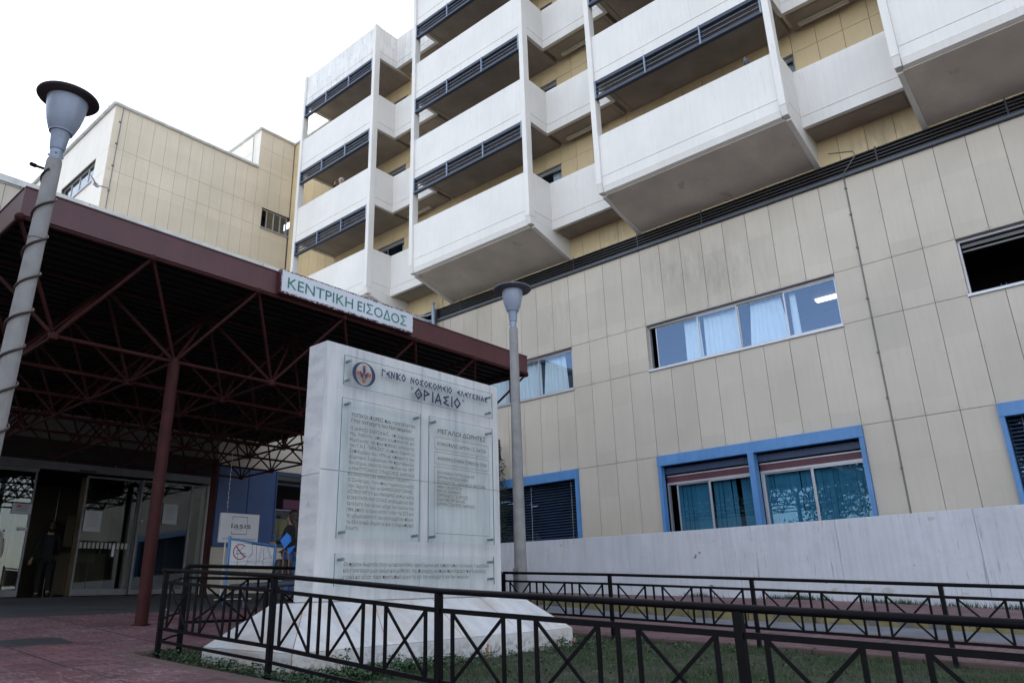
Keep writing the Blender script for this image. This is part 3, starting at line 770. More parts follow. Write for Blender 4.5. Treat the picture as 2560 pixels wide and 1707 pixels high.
stack(4.16, 9.38, 5, awning=2); recess(1.93, 4.16, 5)
stack(-3.29, 1.93, 5)
# cables clipped down the facade
b = MB(); b.path([(16.99, 3.95, 9.95), (16.98, 3.4, 9.78), (16.9, 3.35, 9.6), (16.88, 3.7, 9.2), (16.985, 3.715, 9.05), (16.985, 3.715, 1.0)], .010, 6)
for z in (8.9, 8.2, 7.34, 6.08, 4.8, 3.76, 2.25): b.box(16.96, 17.0, 3.69, 3.74, z - .02, z + .02)
b.path([(16.98, 17.35, 10.0), (16.975, 17.32, 9.5), (16.975, 17.3, 4.4)], .007, 5)
b.build('cable', 'wire', bld)
# small leftover screws on panel corners
b = MB()
for yy in ylow:
    if yy < -4: continue
    for z in (3.265, 5.605, 6.885, 4.43, 8.0):
        if any(a - .01 < yy < c + .01 for a, c in bays) and z == 6.885: pass
        for d in (-.045, .045): b.tube((16.997, yy + d, z + .05), (16.985, yy + d, z + .05), .0075, 6)
b.build('panel_screws', 'steel', bld)

# ------------------------------------------------------------------ annex
anx = thing('annex_building', 'stepped cream panelled wing with a small window at its right corner', 'building', (13, 32, 0))
def ypanels(yf, xb, zb, skip, gap=.010):
    b = MB()
    for (z0, z1) in zb:
        for xa, xc in zip(xb, xb[1:]):
            xm, zm = (xa + xc) / 2, (z0 + z1) / 2
            if any(a < xm < c and d < zm < e for a, c, d, e in skip): continue
            b.box(xa + gap / 2, xc - gap / 2, yf, yf + .03, z0 + gap / 2, z1 - gap / 2)
    return b
xa_ = [8.86 + .5256 * i for i in range(0, 13)] + [15.17]
xa_ = [8.86 + (15.17 - 8.86) * i / 12 for i in range(13)]
xb_ = [15.17, 15.80, 16.39, 16.96]
zba = [(8, 11.0), (11.0, 13.2), (13.2, 16.04), (16.04, 17.04), (17.04, 18.92)]
p = ypanels(27.65, xa_ + [15.55, 16.93], zba[:4], [(15.55, 16.93, 16.04, 17.04)])
q = ypanels(27.65, xa_, zba[4:], []); p.add(q.v, q.f)
q = ypanels(27.65, xb_, [(17.04, 18.93), (18.93, 20.08), (20.08, 21.0)], []); p.add(q.v, q.f)
p.build('front_wall', 'panel_annex', anx)
p = xpanels(8.86, [27.66 + .6 * i for i in range(0, 26)], [(8, 11.0), (11, 13.2), (13.2, 15.95), (15.95, 17.0), (17.0, 18.92)], [(28.86, 32.5, 15.95, 17.0)])
p.build('side_wall', 'white_side', anx)
p = xpanels(15.17, [27.66 + .6 * i for i in range(0, 26)], [(18.93, 20.08), (20.08, 21.0)], [])
p.build('upper_side_wall', 'white_side', anx)
b = MB()
b.box(8.9, 15.54, 27.685, 42.0, 8, 15.94); b.box(8.9, 16.98, 27.685, 28.80, 8, 15.94)
b.box(8.9, 15.54, 27.685, 28.85, 15.94, 18.9); b.box(9.6, 15.54, 28.85, 42, 15.94, 18.9); b.box(8.9, 9.6, 32.55, 42, 15.94, 18.9); b.box(8.9, 9.6, 28.85, 32.55, 17.02, 18.9)
b.box(15.2, 17.3, 28.6, 42.0, 15.9, 20.98); b.box(15.2, 17.2, 27.685, 28.6, 17.05, 20.98)
b.build('core', 'joint_annex', anx)
b = MB()
b.tube((8.80, 27.60, 18.98), (15.14, 27.60, 18.98), .075, 10); b.tube((8.80, 27.60, 18.98), (8.80, 43, 18.98), .075, 10)
b.box(8.8, 15.15, 27.6, 43, 18.93, 19.02)
b.tube((15.12, 27.60, 21.06), (17.0, 27.60, 21.06), .07, 10); b.tube((15.12, 27.60, 21.06), (15.12, 43, 21.06), .07, 10)
b.box(15.15, 17.3, 27.62, 43, 20.99, 21.1)
b.build('coping', 'coping', anx, smooth=True)
f = MB(); f.box(15.56, 16.93, 27.74, 27.80, 16.05, 16.10); f.box(15.56, 16.93, 27.74, 27.80, 16.98, 17.035); f.box(15.56, 15.60, 27.74, 27.8, 16.1, 16.98); f.box(16.88, 16.93, 27.74, 27.8, 16.1, 16.98)
for x in (15.86, 16.22, 16.56): f.box(x - .02, x + .02, 27.74, 27.8, 16.1, 16.98)
f.box(15.5, 16.98, 27.58, 27.78, 15.99, 16.045)
w = f.build('window', 'alu', anx); w['label'] = 'small window at the right corner of the annex front'
g = MB(); g.box(15.88, 16.88, 27.768, 27.774, 16.1, 16.98); g.build('pane', 'glass_annex', w)
g = MB(); g.box(15.55, 16.95, 28.4, 28.5, 15.9, 17.1); g.build('room_wall', 'dark', w)
f = MB()
f.box(8.98, 9.04, 28.87, 32.5, 15.95, 16.0); f.box(8.98, 9.04, 28.87, 32.5, 16.93, 16.99)
for y in (28.89, 29.8, 30.7, 31.6, 32.46): f.box(8.98, 9.04, y - .025, y + .025, 16.0, 16.93)
f.box(8.80, 9.0, 28.84, 32.55, 15.89, 15.948)
w = f.build('window', 'alu', anx); w['label'] = 'long window in the white side wall of the annex'
g = MB(); g.box(9.005, 9.011, 28.9, 32.45, 16.0, 16.93); g.build('pane', 'glass_annex', w)
g = MB(); g.box(9.3, 9.4, 28.85, 32.55, 15.9, 17.05); g.build('room_wall', 'dark', w)
b = MB(); b.path([(9.15, 27.63, 18.9), (9.12, 27.63, 17.0), (9.07, 27.63, 10)], .014, 6)
for z in (18.2, 17.2, 16.2, 15.1, 14.0): b.box(9.06, 9.14, 27.6, 27.65, z, z + .05)
b.path([(15.10, 28.2, 20.9), (15.10, 28.1, 19.4)], .014, 6)
b.build('cable', 'wire', anx)
at = thing('antenna_mast', 'thin red and white mast standing on the annex roof', 'antenna', (9.33, 30.0, 19.0))
b = MB(); c = MB()
for i in range(6):
    (b if i % 2 else c).tube((9.33, 30, 19.0 + .28 * i), (9.33, 30, 19.28 + .28 * i), .022, 8)
    (b if i % 2 else c).tube((9.60, 30, 19.0 + .24 * i), (9.60, 30, 19.24 + .24 * i), .018, 8)
for z in (19.5, 19.9, 20.3): c.tube((9.33, 30, z), (9.60, 30, z), .01, 6)
b.build('white_section', 'white_plain', at); c.build('red_section', 'red', at)

# ------------------------------------------------------------------ entrance block
ent = thing('entrance_building', 'cream entrance block with automatic glass doors under the canopy', 'building', (6, 18, 0))
b = MB()
def wally(b, x0, x1, z0, z1, y0=18.0, y1=18.25): b.box(x0, x1, y0, y1, z0, z1)
xe = [-12 + .93 * i for i in range(0, 32)] + [17.0]
xe = [x for x in xe if x < 16.8] + [16.995]
p = ypanels(18.0, xe, [(4.6, 6.9), (6.9, 9.12)], [])
q = ypanels(18.0, [9.56, 10.4, 11.27, 12.2, 13.1, 14.0, 15.0, 16.0, 16.99], [(3.37, 4.6), (-.3, 1.36)], []); p.add(q.v, q.f)
q = ypanels(18.0, [-12 + i for i in range(0, 16)], [(.2, 4.6)], []); p.add(q.v, q.f)
p.build('wall', 'panel', ent)
b = MB(); wally(b, -12, 17.2, 3.36, 9.1, 18.031, 18.3); wally(b, -12, 3.9, -.3, 3.36, 18.031, 18.3); wally(b, 9.5, 17.2, -.3, 1.37, 18.031, 18.3); wally(b, 9.5, 11.24, 1.37, 3.36, 18.031, 18.3); wally(b, 16.2, 17.02, 1.37, 3.36, 18.031, 18.3)
b.build('wall_backing', 'joint', ent)
b = MB(); wally(b, 3.8, 9.545, 3.0, 3.50, 17.99, 18.03); b.build('lintel', 'dark', ent)
b = MB()
for i in range(5): wally(b, 9.355, 9.55, .2 + i * .56, .755 + i * .56, 17.97, 18.3)
b.box(9.36, 9.54, 17.99, 18.29, .2, 3.0)
b.build('pillar', 'stone', ent)
b = MB(); b.box(-12, 17.02, 17.93, 18.35, 9.13, 9.30); b.box(-12, 17.02, 17.97, 18.3, 9.10, 9.129)
for i in range(12): b.box(-12 + 2.42 * i, -11.99 + 2.42 * i, 17.925, 18.355, 9.128, 9.305)
b.build('coping', 'coping', ent, bevel=.015)
b = MB(); b.box(-12, 17.02, 18.3, 27.6, 8.95, 9.05); b.build('roof', 'concrete', ent)
b = MB(); b.box(9.58, 10.42, 17.93, 17.998, 1.37, 3.35); b.box(10.44, 11.26, 17.93, 17.998, 1.37, 3.35); b.box(9.6, 11.2, 17.95, 17.999, 1.33, 1.369)
b.box(11.24, 11.268, 17.9, 17.999, 1.36, 3.36)
b.build('blue_panel', 'blue_clad', ent)
# side window with shop interior
f = MB(); f.box(11.28, 16.2, 17.98, 18.06, 3.27, 3.35); f.box(11.28, 16.2, 17.98, 18.06, 1.37, 1.43); f.box(11.28, 16.2, 17.99, 18.05, 3.02, 3.05); f.box(12.9, 12.96, 17.98, 18.06, 1.43, 3.27); f.box(11.28, 16.2, 17.985, 18.02, 2.30, 2.34)
w = f.build('window', 'navy', ent); w['label'] = 'dark shop window right of the blue panel'
g = MB(); g.box(11.3, 16.15, 18.03, 18.036, 1.43, 2.30); g.build('pane', 'glass_door', w)
f = MB(); f.box(11.75, 12.6, 18.3, 18.36, 2.42, 2.68); f.build('purple_board', 'purple', w)
f = MB(); f.box(11.32, 11.62, 18.45, 18.47, 1.5, 2.16); f.build('red_board', 'redboard', w)
f = MB(); f.box(11.64, 12.05, 18.5, 18.52, 1.75, 2.15); f.build('yellow_board', 'yellow', w)
f = MB(); f.box(11.5, 12.7, 18.28, 18.31, 2.37, 2.39); f.build('light_strip', 'white_plain', w)
# interior
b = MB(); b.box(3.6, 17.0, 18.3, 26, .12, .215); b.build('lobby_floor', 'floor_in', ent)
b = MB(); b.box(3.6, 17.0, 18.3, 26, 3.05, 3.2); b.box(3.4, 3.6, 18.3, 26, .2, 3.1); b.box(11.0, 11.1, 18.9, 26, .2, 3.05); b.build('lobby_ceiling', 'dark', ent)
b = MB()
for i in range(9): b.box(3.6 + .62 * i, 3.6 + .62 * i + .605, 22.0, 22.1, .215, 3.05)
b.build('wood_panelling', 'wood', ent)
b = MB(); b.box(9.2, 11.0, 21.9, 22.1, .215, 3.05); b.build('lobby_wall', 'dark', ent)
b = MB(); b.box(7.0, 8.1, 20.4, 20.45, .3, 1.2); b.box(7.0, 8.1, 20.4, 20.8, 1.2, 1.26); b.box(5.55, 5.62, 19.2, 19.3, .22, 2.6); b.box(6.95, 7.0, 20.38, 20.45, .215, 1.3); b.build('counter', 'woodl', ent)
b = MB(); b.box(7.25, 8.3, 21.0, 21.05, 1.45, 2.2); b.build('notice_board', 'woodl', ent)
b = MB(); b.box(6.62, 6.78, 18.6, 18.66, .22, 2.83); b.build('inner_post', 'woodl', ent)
# sliding doors
b = MB(); b.box(4.3, 9.49, 17.84, 17.985, 2.835, 3.0); b.box(4.3, 5.5, 17.9, 17.96, 2.79, 2.834)
for x in (5.95, 7.0): b.box(x, x + .02, 17.835, 17.84, 2.86, 3.06)
b.build('door_header', 'alu_dark', ent)
b = MB(); b.box(6.25, 6.6, 17.82, 17.839, 2.84, 2.88); b.build('door_sensor', 'blackplain', ent)
def door(x0, x1, yy, label, rail=.10):
    f = MB(); t = .035
    f.box(x0, x0 + t, yy - .02, yy + .02, .235, 2.79); f.box(x1 - t, x1, yy - .02, yy + .02, .235, 2.79)
    f.box(x0 + t, x1 - t, yy - .02, yy + .02, .235, .235 + rail); f.box(x0 + t, x1 - t, yy - .02, yy + .02, 2.75, 2.79)
    o = f.build('sliding_door', 'alu_dark', ent); o['label'] = label
    g = MB(); g.box(x0 + t, x1 - t, yy - .004, yy + .004, .235 + rail, 2.75); g.build('pane', 'glass_door', o)
    return o
d0 = door(3.92, 5.48, 17.93, 'fixed glass panel at the far left with a poster on it', .12)
d1 = door(6.50, 7.70, 18.02, 'glass door leaf with a row of frosted bars across it', .13)
d2 = door(7.69, 8.93, 17.93, 'glass door leaf behind the maroon column with a white notice', .10)
d3 = door(8.94, 9.35, 17.98, 'narrow fixed glass panel beside the grey pillar')
b = MB(); xx = 6.55
while xx < 7.55:
    b.box(xx, xx + .055, 18.008, 18.012, 1.22, 1.345); xx += .088
b.build('frosted_bars', 'stone', d1)
b = MB(); b.box(8.06, 8.07, 17.9, 17.905, 1.6, 1.7); b.lathe([(.0, -.01), (.03, -.01), (.03, .01), (.0, .01)], 12, (7.78, 17.9, 1.85), Matrix.Rotation(R(90), 3, 'X')); b.build('door_lock', 'steel', d2)
b = MB(); b.box(7.24, 7.29, 17.985, 18.0, 1.05, 1.3); b.build('handle', 'alu', d1)
def sheet_paper(nm, x0, x1, yy, z0, z1, label, parent, lines=8, ink='wire'):
    b = MB(); b.box(x0, x1, yy, yy + .003, z0, z1); t = thing(nm, label, 'notice', ((x0 + x1) / 2, yy, z0)); b.build('sheet', 'paper', t)
    l = MB(); rnd = random.Random(int(x0 * 100))
    for i in range(lines):
        z = z1 - (z1 - z0) * (.15 + .7 * i / lines); m_ = (x1 - x0) * .15; cut = rnd.uniform(0, .12) * (x1 - x0)
        l.box(x0 + m_ + cut, x1 - m_ - cut, yy - .0015, yy, z, z + .008)
    l.build('print', ink, t); return t
sheet_paper('paper_notice', 8.25, 8.60, 17.90, 1.81, 2.28, 'white paper notice taped on the glass behind the maroon column', ent)
sheet_paper('paper_notice', 6.56, 6.92, 17.985, 1.58, 2.03, 'grey paper notice on the door leaf beside the opening', ent)
t = sheet_paper('poster', 5.11, 5.47, 17.90, 1.87, 2.08, 'small colourful poster on the far left glass panel', ent, 5, 'navytext')
b = MB(); b.box(5.2, 5.27, 17.898, 17.8995, 1.99, 2.05); b.build('red_patch', 'red', t)
t = thing('arrow_sticker', 'small white sticker with a red arrow on the far left glass', 'sign', (5.37, 17.9, 1.53)); b = MB(); b.box(5.28, 5.46, 17.90, 17.903, 1.535, 1.595); b.build('sheet', 'paper', t)
b = MB(); b.box(5.31, 5.42, 17.898, 17.8995, 1.562, 1.569); b.add([(5.41, 17.898, 1.552), (5.44, 17.898, 1.565), (5.41, 17.898, 1.578)], [(0, 1, 2)]); b.build('arrow', 'red', t)
# pipes on the roof edge
pp = thing('roof_pipes', 'grey standpipe with valves at the end of the louvre band', 'pipe', (16.6, 17.6, 8.5))
b = MB(); b.tube((16.8, 17.62, 8.3), (16.8, 17.62, 9.62), .072, 12); b.tube((16.8, 17.62, 9.42), (16.8, 17.62, 9.5), .085, 12)
b.tube((16.8, 17.62, 9.62), (16.8, 17.64, 9.78), .04, 10); b.ball((16.8, 17.64, 9.83), .06, 8)
b.path([(16.8, 17.62, 9.45), (16.75, 17.85, 9.42), (16.7, 18.0, 9.42)], .045, 8); b.path([(16.8, 17.62, 9.15), (16.72, 17.9, 9.2), (16.6, 18.1, 9.3)], .05, 8)
b.build('pipe', 'zinc', pp, smooth=True)
b = MB(); b.tube((16.72, 17.95, 9.42), (16.6, 18.35, 9.44), .06, 10); b.tube((16.6, 18.3, 9.44), (16.58, 18.42, 9.45), .085, 12); b.tube((16.66, 18.1, 9.3), (16.6, 18.3, 9.32), .055, 10); b.box(16.76, 16.8, 17.5, 17.62, 9.78, 9.82)
b.build('valve', 'steel', pp, smooth=True)

# ------------------------------------------------------------------ canopy
cp = thing('entrance_canopy', 'dark maroon space frame canopy over the hospital entrance', 'canopy', (6, 9, 0))
CX0, CX1, CY0, CY1 = 1.985, 10.62, 8.51, 17.9
fa = MB()
fa.box(CX0, CX1, CY0, CY0 + .03, 4.02, 4.345); fa.box(CX0, CX0 + .03, CY0 + .031, CY1, 4.02, 4.345); fa.box(CX1 - .03, CX1, CY0 + .031, CY1, 4.02, 4.345)
fa.box(CX0, CX1, CY0 - .012, CY0 + .04, 4.346, 4.362); fa.box(CX0 - .01, CX0 + .04, CY0 + .041, CY1, 4.346, 4.36)
for x in (5.05, 7.60): fa.box(x, x + .012, CY0 - .004, CY0, 4.02, 4.345)
fa.build('fascia', 'maroon', cp)
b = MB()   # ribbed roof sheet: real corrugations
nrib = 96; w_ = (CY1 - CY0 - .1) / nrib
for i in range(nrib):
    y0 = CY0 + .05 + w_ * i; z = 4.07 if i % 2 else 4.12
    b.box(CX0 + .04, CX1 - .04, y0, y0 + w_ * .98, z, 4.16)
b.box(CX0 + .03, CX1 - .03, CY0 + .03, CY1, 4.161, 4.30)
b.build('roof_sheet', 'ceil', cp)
MX, MY, ZU, ZL = 1.4315, 1.343, 3.985, 2.962
def UN(i, j): return Vector((1.99 + MX * i, CY0 + .01 + MY * j, ZU))
def LN(i, j): return Vector((2.703 + MX * .99 * i, 9.15 + MY * j, ZL))
NX, NY = 6, 6
for j in range(NY + 2):
    if j > 7: break
    t = MB()
    if j <= 7:
        t.tube(UN(0, j), UN(NX, j), .024, 8)
        if j < 7:
            for i in range(NX + 1): t.tube(UN(i, j), UN(i, j + 1), .022, 6)
    o = t.build('top_chord', 'maroon_tube', cp, smooth=True)
    n = MB()
    for i in range(NX + 1): n.ball(UN(i, j), .052, 8)
    n.build('node_ball', 'maroon_tube', o, smooth='all')
for j in range(NY + 1):
    t = MB(); t.tube(LN(0, j), LN(NX - 1, j), .024, 8)
    if j < NY:
        for i in range(NX): t.tube(LN(i, j), LN(i, j + 1), .022, 8)
    o = t.build('bottom_chord', 'maroon_tube', cp, smooth=True)
    n = MB()
    for i in range(NX): n.lathe([(.0, -.045), (.05, -.045), (.062, 0), (.05, .04), (.0, .045)], 12, LN(i, j))
    n.build('node_ball', 'maroon_tube', o, smooth=True)
    d = MB()
    for i in range(NX):
        for (a, c) in ((0, 0), (1, 0), (0, 1), (1, 1)): d.tube(LN(i, j), UN(i + a, j + c), .0215 if j == 0 else .019, 8)
    d.build('diagonal_bars', 'maroon_tube', cp, smooth=True)
for (i, j) in ((1, 0), (4, 0), (4, 5)):
    c = LN(i, j); b = MB(); zg = H(c.x, c.y)
    b.lathe([(.071, zg - .05), (.071, ZL - .04), (.055, ZL - .01)], 20, (c.x, c.y, 0)); b.lathe([(.10, zg), (.10, zg + .012), (.0, zg + .013)], 16, (c.x, c.y, 0))
    b.build('column', 'maroon_tube', cp, smooth=True)

# ------------------------------------------------------------------ text helpers
def text_mb(body, width=None, height=.1, x=0, y=0, z=0, align='L', thick=.0015, bold=0.0, squeeze=None):
    """returns (verts, faces) of text standing in the XZ plane facing -Y, baseline at z"""
    cu = bpy.data.curves.new('t', 'FONT'); cu.body = body.translate(str.maketrans('ΑΒΕΖΗΙΚΜΝΟΡΤΥΧο', 'ABEZHIKMNOPTYXo')); cu.size = 1.0; cu.extrude = 0; cu.resolution_u = 3
    ob = bpy.data.objects.new('t', cu); COL.objects.link(ob)
    dg = bpy.context.evaluated_depsgraph_get(); dg.update()
    me = bpy.data.meshes.new_from_object(ob.evaluated_get(dg))
    vs = [v.co.copy() for v in me.vertices]; fs = [tuple(p.vertices) for p in me.polygons]
    bpy.data.objects.remove(ob); bpy.data.curves.remove(cu); bpy.data.meshes.remove(me)
    if not vs: return [], []
    x0 = min(v.x for v in vs); x1 = max(v.x for v in vs); cap = .729
    sz = height / cap
    sx = sz if width is None else width / (x1 - x0)
    out = [(x + (v.x - x0) * sx, y, z + v.y * sz) for v in vs]
    if bold:   # heavier strokes: the same outline again, a hair to the side and above, each on its own layer
        n = len(out); res = list(out); rf = list(fs)
        for k, (ox, oz) in enumerate(((-1, 0), (1, 0), (0, 1), (0, -1))):
            res += [(a + ox * bold * sz, b_ - .00012 * (k + 1), c + oz * bold * sz) for a, b_, c in out]; rf += [tuple(i + n * (k + 1) for i in f_) for f_ in fs]
        return res, rf
    return out, fs
GL = {  # angular archaic letter strokes in a unit box
 'Γ': [[(0, 0), (0, 1), (.55, .82)]], 'Ε': [[(.6, .95), (0, .55), (.6, .05)], [(0, .5), (.55, .5)]], 'Ν': [[(0, 0), (.08, 1), (.5, .12), (.6, 1)]],
 'Ι': [[(.1, 0), (.1, 1)]], 'Κ': [[(0, 0), (0, 1)], [(.5, .95), (0, .5), (.55, 0)]], 'Ο': [[(.35, 1), (.7, .5), (.35, 0), (0, .5), (.35, 1)]],
 'Σ': [[(.6, .95), (.05, .78), (.4, .5), (.05, .2), (.6, .02)]], 'Μ': [[(0, 0), (.12, .95), (.4, .35), (.68, .95), (.8, 0)]],
 'Λ': [[(0, 0), (.2, 1), (.6, 0)]], 'Υ': [[(.3, 0), (.3, .5), (0, 1)], [(.3, .5), (.6, 1)]], 'Α': [[(0, 0), (.35, 1), (.65, 0)], [(.1, .25), (.6, .35)]],
 'Θ': [[(.35, 1), (.7, .5), (.35, 0), (0, .5), (.35, 1)], [(.3, .5), (.42, .5)]], 'Ρ': [[(0, 0), (0, 1), (.55, .72), (0, .45)]], '"': [[(.1, .95), (.1, .7)], [(.3, .95), (.3, .7)]]}
def strokes(b, body, x0, x1, y, z, h, w, gap=.22):
    adv = []
    for ch in body:
        adv.append(.55 if ch == ' ' else max(p[0] for s_ in GL[ch] for p in s_) + gap)
    k = (x1 - x0) / (sum(adv) - gap); x = x0
    for ch, a in zip(body, adv):
        if ch != ' ':
            for s_ in GL[ch]:
                for i_, (p, q) in enumerate(zip(s_, s_[1:])):
                    p = Vector((x + p[0] * k, 0, z + p[1] * h)); q = Vector((x + q[0] * k, 0, z + q[1] * h)); d = (q - p).normalized(); n_ = Vector((-d.z, 0, d.x)) * w / 2; e = d * w * .35
                    yy = y - .00005 * i_
                    b.add([(v.x, yy, v.z) for v in (p - n_ - e, q - n_ + e, q + n_ + e, p + n_ - e)], [(0, 1, 2, 3)])
        x += a * k

# ------------------------------------------------------------------ canopy sign
sg = thing('entrance_sign', 'long white sign with green letters on the canopy edge', 'sign', (6.3, 8.45, 4.0))
b = MB(); b.box(5.118, 7.572, 8.425, 8.505, 4.030, 4.385); b.build('sign_box', 'maroon', sg)
b = MB(); b.box(5.135, 7.56, 8.418, 8.4245, 4.052, 4.364); b.build('sign_panel', 'signface', sg)
b = MB(); rnd = random.Random(11)   # flaking border: ragged paint chips along the edge
for i in range(150):
    side = rnd.random(); x = rnd.uniform(5.13, 7.55); s_ = rnd.uniform(.004, .022); hh = rnd.uniform(.004, .014)
    z = 4.37 + rnd.uniform(-.005, .008) if side < .45 else 4.038 + rnd.uniform(-.005, .008)
    if side > .9: x = rnd.choice((5.122, 7.562)); z = rnd.uniform(4.04, 4.37); s_, hh = .006, s_
    pts = [(x + s_ * math.cos(a) * rnd.uniform(.6, 1.2), 8.4165, z + hh * math.sin(a) * rnd.uniform(.6, 1.2)) for a in (0, 1.2, 2.5, 3.7, 5)]
    b.add(pts, [(0, 1, 2, 3, 4)])
b.build('chipped_edge', 'white_plain', sg)
b = MB(); rnd = random.Random(12)
for i in range(70):
    x = rnd.uniform(5.15, 7.54); s_ = rnd.uniform(.006, .03); z = rnd.choice((4.362, 4.054))
    pts = [(x + s_ * math.cos(a), 8.4168, z + .006 * math.sin(a)) for a in (0, 1.2, 2.5, 3.7, 5)]
    b.add(pts, [(0, 1, 2, 3, 4)])
b.build('rust_edge', 'maroon_dark', sg)
b = MB(); v, f = text_mb('ΚΕΝΤΡΙΚΗ', 1.13, .168, 5.225, 8.4155, 4.122, bold=.006); b.add(v, f); v, f = text_mb('ΕΙΣΟΔΟΣ', .985, .168, 6.44, 8.4155, 4.122, bold=.006); b.add(v, f)
b.build('lettering', 'green_text', sg)

# ------------------------------------------------------------------ monument
mo = thing('marble_monument', 'white veined marble slab with four glass plaques on a sloped marble base', 'monument', (5.15, 5.7, -.5))
X0, X1, YF, YB, ZT = 3.935, 6.372, 5.58, 5.865, 2.335
b = MB(); g = .0025
b.box(X0 + .01, X1 - .01, YF + .012, YB - .005, -.02, ZT - .01)
b.cur = 1
for (a, c) in ((X0, 5.16 - g), (5.16 + g, X1)):
    b.box(a, c, YF, YF + .02, -.012, 1.115 - g); b.box(a, c, YF, YF + .02, 1.115 + g, ZT)
b.cur = 2
b.box(X0, X0 + .02, YF + .0205, YB, -.012, 1.08 - g); b.box(X0, X0 + .02, YF + .0205, YB, 1.08 + g, ZT); b.box(X1 - .02, X1, YF + .0205, YB, -.012, ZT)
b.box(X0 + .0205, X1 - .0205, YF + .0205, YB, ZT - .02, ZT - .0)
b.box(X0 + .0205, X1 - .0205, YB - .02, YB + .001, -.012, ZT - .021)
b.build('slab', ['concrete', 'marble', 'marble_side'], mo, bevel=.002)
b = MB()
rx0, rx1, ry0, ry1 = 3.387, 6.885, 5.025, 6.33
zf, zb_ = -.372, -.352
px0, px1, py0, py1 = 3.80, 6.60, 5.50, 5.98
lo = [(rx0, ry0, -.66), (rx1, ry0, -.66), (rx1, ry1, -.60), (rx0, ry1, -.60)]
rim = [(rx0, ry0, zf), (rx1, ry0, zf + .008), (rx1, ry1, zb_), (rx0, ry1, zb_)]
b.hexa(lo, rim)
rim2 = [(rx0 + .0, ry0 + .0, zf + .003), (rx1 - .0, ry0 + .0, zf + .011), (rx1 - .0, ry1, zb_ + .003), (rx0, ry1, zb_ + .003)]
top = [(px0, py0, -.022), (px1, py0, -.022), (px1, py1, -.022), (px0, py1, -.022)]
b.hexa(rim2, top)
b.build('base', 'marble_base', mo, bevel=.004)
b = MB()
for t_ in (.26, .52, .76):   # seams of the sloped slabs
    xa, xb2 = rx0 + (rx1 - rx0) * t_, px0 + (px1 - px0) * t_
    b.bar((xa, ry0 + .002, zf + .008), (xb2, py0 + .002, -.020), .004, .003)
b.bar((rx0, ry0, zf + .004), (px0, py0, -.021), .006, .004); b.bar((rx1, ry0, zf + .012), (px1, py0, -.021), .005, .004)
b.bar((rx0 + .001, ry0 - .001, zf), (rx0 + .001, ry0 - .001, -.6), .005, .005)
b.build('base_seams', 'tan', mo)
def plaque(x0, x1, z0, z1, label, offs, builder):
    y0, y1 = 5.520, 5.532
    b = MB(); vs = [(x, y, z) for z in (z0, z1) for y in (y0, y1) for x in (x0, x1)]
    b.add(vs, [(0, 1, 5, 4), (2, 6, 7, 3)]); b.cur = 1; b.add(vs, [(0, 2, 3, 1), (4, 5, 7, 6), (0, 4, 6, 2), (1, 3, 7, 5)])
    o = b.build('glass_plaque', ['plaque', 'plaque_edge'], mo); o['label'] = label
    for (sx, sz) in offs:
        s_ = MB(); s_.tube((sx, 5.508, sz), (sx, 5.578, sz), .0125, 14); s_.tube((sx, 5.502, sz), (sx, 5.5078, sz), .0155, 14)
        s_.build('standoff', 'steel', o, smooth=True)
    builder(o)
YT = 5.5185
